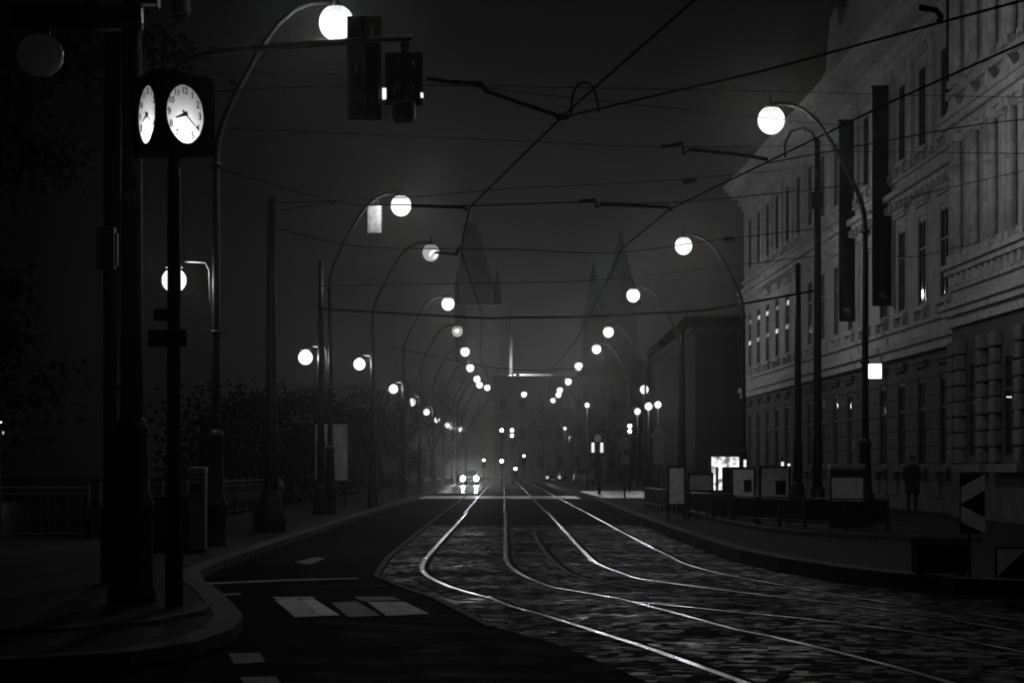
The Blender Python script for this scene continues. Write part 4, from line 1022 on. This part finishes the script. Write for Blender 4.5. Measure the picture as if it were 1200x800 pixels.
# lit flagpole / chimney near the glow
fp = thing('lit_mast', 'thin floodlit mast standing left of the glow on the far roof', 'mast', (P(598.5, 549, 400).x, 400, 17))
part('shaft', MB().lathe([(.35, 0), (.3, 6.5), (.12, 6.8), (.1, 12)], n=8), mat('lit_mast_paint', .025, .7), fp)
part('collar', MB().lathe([(.5, 0), (.5, .5), (.36, .6)], n=8), FARW, fp)
sl = bpy.data.lights.new('roof_floodlight', 'POINT'); sl.energy = 16000; sl.shadow_soft_size = .12
FL = thing('roof_floodlight', 'floodlight on the far flat roof making the low glow', 'floodlight', V((2.4, 395.5, 17.0)))
part('housing', MB().box(-.3, .3, -.5, -.25, .05, .75, .03), DARK, FL); part('foot', MB().box(-.25, .25, -.4, -.1, 0, .048), DARK, FL)
so = bpy.data.objects.new('roof_floodlight_lamp', sl); COL.objects.link(so); so.parent = FL; so.location = (0, 0, .5)
sl.energy = 9000

# ------------------------------------------------------------------ bare trees
def bare_tree(loc, h, label, seed, r0=.16):
    rnd = random.Random(seed); r = thing('bare_tree', label, 'tree', loc, 0, 'leafless street trees')
    tr_ = MB(); cr = MB()
    th = h*.3
    tp = [V((0, 0, 0)), V((rnd.uniform(-.08, .08), 0, th*.5)), V((rnd.uniform(-.15, .15), rnd.uniform(-.1, .1), th))]
    tr_.tube([V((0, 0, -.02))]+tp[1:], [r0, r0*.82, r0*.7], 8)
    def grow(p, dr, L, rad, lev):
        if lev == 0 or L < .22: return
        pts = [p]; q_ = p; dd = dr
        for i in range(3):
            dd = (dd+V((rnd.uniform(-.18, .18), rnd.uniform(-.18, .18), rnd.uniform(-.05, .16)))).normalized(); q_ = q_+dd*L/3; pts.append(q_)
        cr.tube(pts, [rad, rad*.85, rad*.7, rad*.5], 5 if lev > 2 else 3, False)
        for i in range(rnd.choice((3, 4)) if lev > 2 else 4):
            t = rnd.randint(1, 3); a = rnd.uniform(0, 6.28); sp = rnd.uniform(.4, .95)
            ax = V((math.cos(a), math.sin(a), .2)); nd = (dd+ax*sp).normalized()
            grow(pts[t], nd, L*rnd.uniform(.58, .78), rad*.55, lev-1)
    for i in range(5):
        a = i*1.26+rnd.uniform(-.3, .3); grow(tp[-1], V((math.cos(a)*.55, math.sin(a)*.55, 1)).normalized(), h*.3, r0*.5, 5)
    part('trunk', tr_, BARK, r); part('crown', cr, BARK, r)
    return r
for i, (px, d, h, lab) in enumerate([(722, 205, 10, 'bare tree beside the fourth right lamp'), (694, 240, 11, 'bare tree around the sixth right lamp'),
        (672, 285, 11, 'bare tree behind the tight lamp cluster'), (652, 330, 11, 'smallest bare tree at the far end of the right row')]):
    bare_tree((P(px, 0, d).x, d, .2), h, lab, 20+i)
for i, (px, d, h, lab) in enumerate([(470, 128, 7, 'bare tree behind the fourth left lamp mast'), (506, 180, 9, 'bare tree behind the fifth left lamp mast'), (533, 235, 10, 'bare tree above the oncoming car')]):
    bare_tree((max(P(px, 0, d).x, -8.4), d, .12), h, lab, 60+i)
# evergreen hedge mass on the left embankment: dark, keeps the far left black
def leafy(loc, h, w_, label, seed):
    rnd = random.Random(seed); r = thing('leafy_tree', label, 'tree', loc, 0, 'dark trees on the left bank')
    part('trunk', MB().lathe([(.3, -.1), (.22, h*.35), (.12, h*.6)], n=8), BARK, r)
    m_ = MB(); cl = [(V((rnd.gauss(0, w_*.3), rnd.gauss(0, w_*.3), rnd.uniform(h*.3, h*.92))), rnd.uniform(.6, 1.4)) for _ in range(26)]
    vs = []; fs = []
    for c_, rad in cl:
        for _ in range(150):
            p = c_+V((rnd.gauss(0, 1), rnd.gauss(0, 1), rnd.gauss(0, .8)))*rad*.55
            a = V((rnd.gauss(0, 1), rnd.gauss(0, 1), rnd.gauss(0, 1))).normalized()*.13; b = a.cross(V((rnd.gauss(0, 1), rnd.gauss(0, 1), rnd.gauss(0, 1)))).normalized()*.09
            o_ = len(vs); vs += [p-a, p+b, p+a, p-b]; fs.append((o_, o_+1, o_+2, o_+3))
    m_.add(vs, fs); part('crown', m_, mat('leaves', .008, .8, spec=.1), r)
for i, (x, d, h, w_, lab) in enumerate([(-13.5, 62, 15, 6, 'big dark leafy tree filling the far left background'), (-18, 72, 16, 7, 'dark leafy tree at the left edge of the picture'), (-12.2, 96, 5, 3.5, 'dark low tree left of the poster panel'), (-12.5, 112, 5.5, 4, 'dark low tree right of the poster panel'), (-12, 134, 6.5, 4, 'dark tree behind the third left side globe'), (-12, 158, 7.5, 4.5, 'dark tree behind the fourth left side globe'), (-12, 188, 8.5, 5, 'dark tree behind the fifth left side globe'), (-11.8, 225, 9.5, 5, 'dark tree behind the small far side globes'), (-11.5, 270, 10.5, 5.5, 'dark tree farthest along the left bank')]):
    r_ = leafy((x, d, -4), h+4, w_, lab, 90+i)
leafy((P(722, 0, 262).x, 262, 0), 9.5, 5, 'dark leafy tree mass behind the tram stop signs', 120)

# ------------------------------------------------------------------ haze
hz = MB().box(-150, 150, -12, 640, -6, 70).build('haze', None) if False else None
mb = MB().box(-160, 160, -12, 660, -6, 75)
hm = bpy.data.materials.new('haze_air'); hm.use_nodes = True; nt = hm.node_tree; nt.nodes.clear()
pv = nt.nodes.new('ShaderNodeVolumePrincipled'); pv.inputs['Density'].default_value = .00036
pv.inputs['Color'].default_value = (.95, .95, .95, 1); pv.inputs['Anisotropy'].default_value = .95
o_ = nt.nodes.new('ShaderNodeOutputMaterial'); nt.links.new(pv.outputs[0], o_.inputs['Volume'])
tag(mb.build('haze', hm), kind='stuff')

# ------------------------------------------------------------------ world, camera
wd = bpy.data.worlds.new('World'); SC.world = wd; wd.use_nodes = True; nt = wd.node_tree
bg = nt.nodes['Background']
tc = nt.nodes.new('ShaderNodeTexCoord'); dt = nt.nodes.new('ShaderNodeVectorMath'); dt.operation = 'DOT_PRODUCT'
dv = V((.012, 1, .05)).normalized(); dt.inputs[1].default_value = dv
nt.links.new(tc.outputs['Generated'], dt.inputs[0])
ac = nt.nodes.new('ShaderNodeMath'); ac.operation = 'ARCCOSINE'; nt.links.new(dt.outputs['Value'], ac.inputs[0])
cr = nt.nodes.new('ShaderNodeValToRGB'); mrr = nt.nodes.new('ShaderNodeMapRange'); mrr.inputs[2].default_value = .6
nt.links.new(ac.outputs[0], mrr.inputs[0]); nt.links.new(mrr.outputs[0], cr.inputs[0])
e = cr.color_ramp.elements; e[0].position = 0; e[0].color = (.03,)*3+(1,); e[1].position = 1; e[1].color = (.0001,)*3+(1,)
x_ = cr.color_ramp.elements.new(.1); x_.color = (.015,)*3+(1,)
x_ = cr.color_ramp.elements.new(.22); x_.color = (.006,)*3+(1,)
x_ = cr.color_ramp.elements.new(.42); x_.color = (.0002,)*3+(1,)
nt.links.new(cr.outputs[0], bg.inputs['Color']); bg.inputs['Strength'].default_value = .8

cd = bpy.data.cameras.new('Camera'); co = bpy.data.objects.new('Camera', cd); COL.objects.link(co)
co.location = (0, 0, H); co.rotation_euler = (math.pi/2, 0, 0)
cd.sensor_width = 36; cd.lens = F/1200*36; cd.shift_x = (600-VX)/1200; cd.shift_y = (VY-400)/1200
cd.clip_start = .1; cd.clip_end = 3000; SC.camera = co
SC.view_settings.view_transform = 'Standard'; SC.view_settings.look = 'None'; SC.view_settings.gamma = 1; SC.view_settings.exposure = 0
SC.render.engine = 'CYCLES'
cy = SC.cycles; cy.filter_width = 2.0; cy.use_denoising = True; cy.max_bounces = 5; cy.diffuse_bounces = 2; cy.glossy_bounces = 3; cy.volume_bounces = 0
cy.transparent_max_bounces = 6; cy.sample_clamp_indirect = 3; cy.use_light_tree = True; cy.caustics_reflective = False; cy.caustics_refractive = False
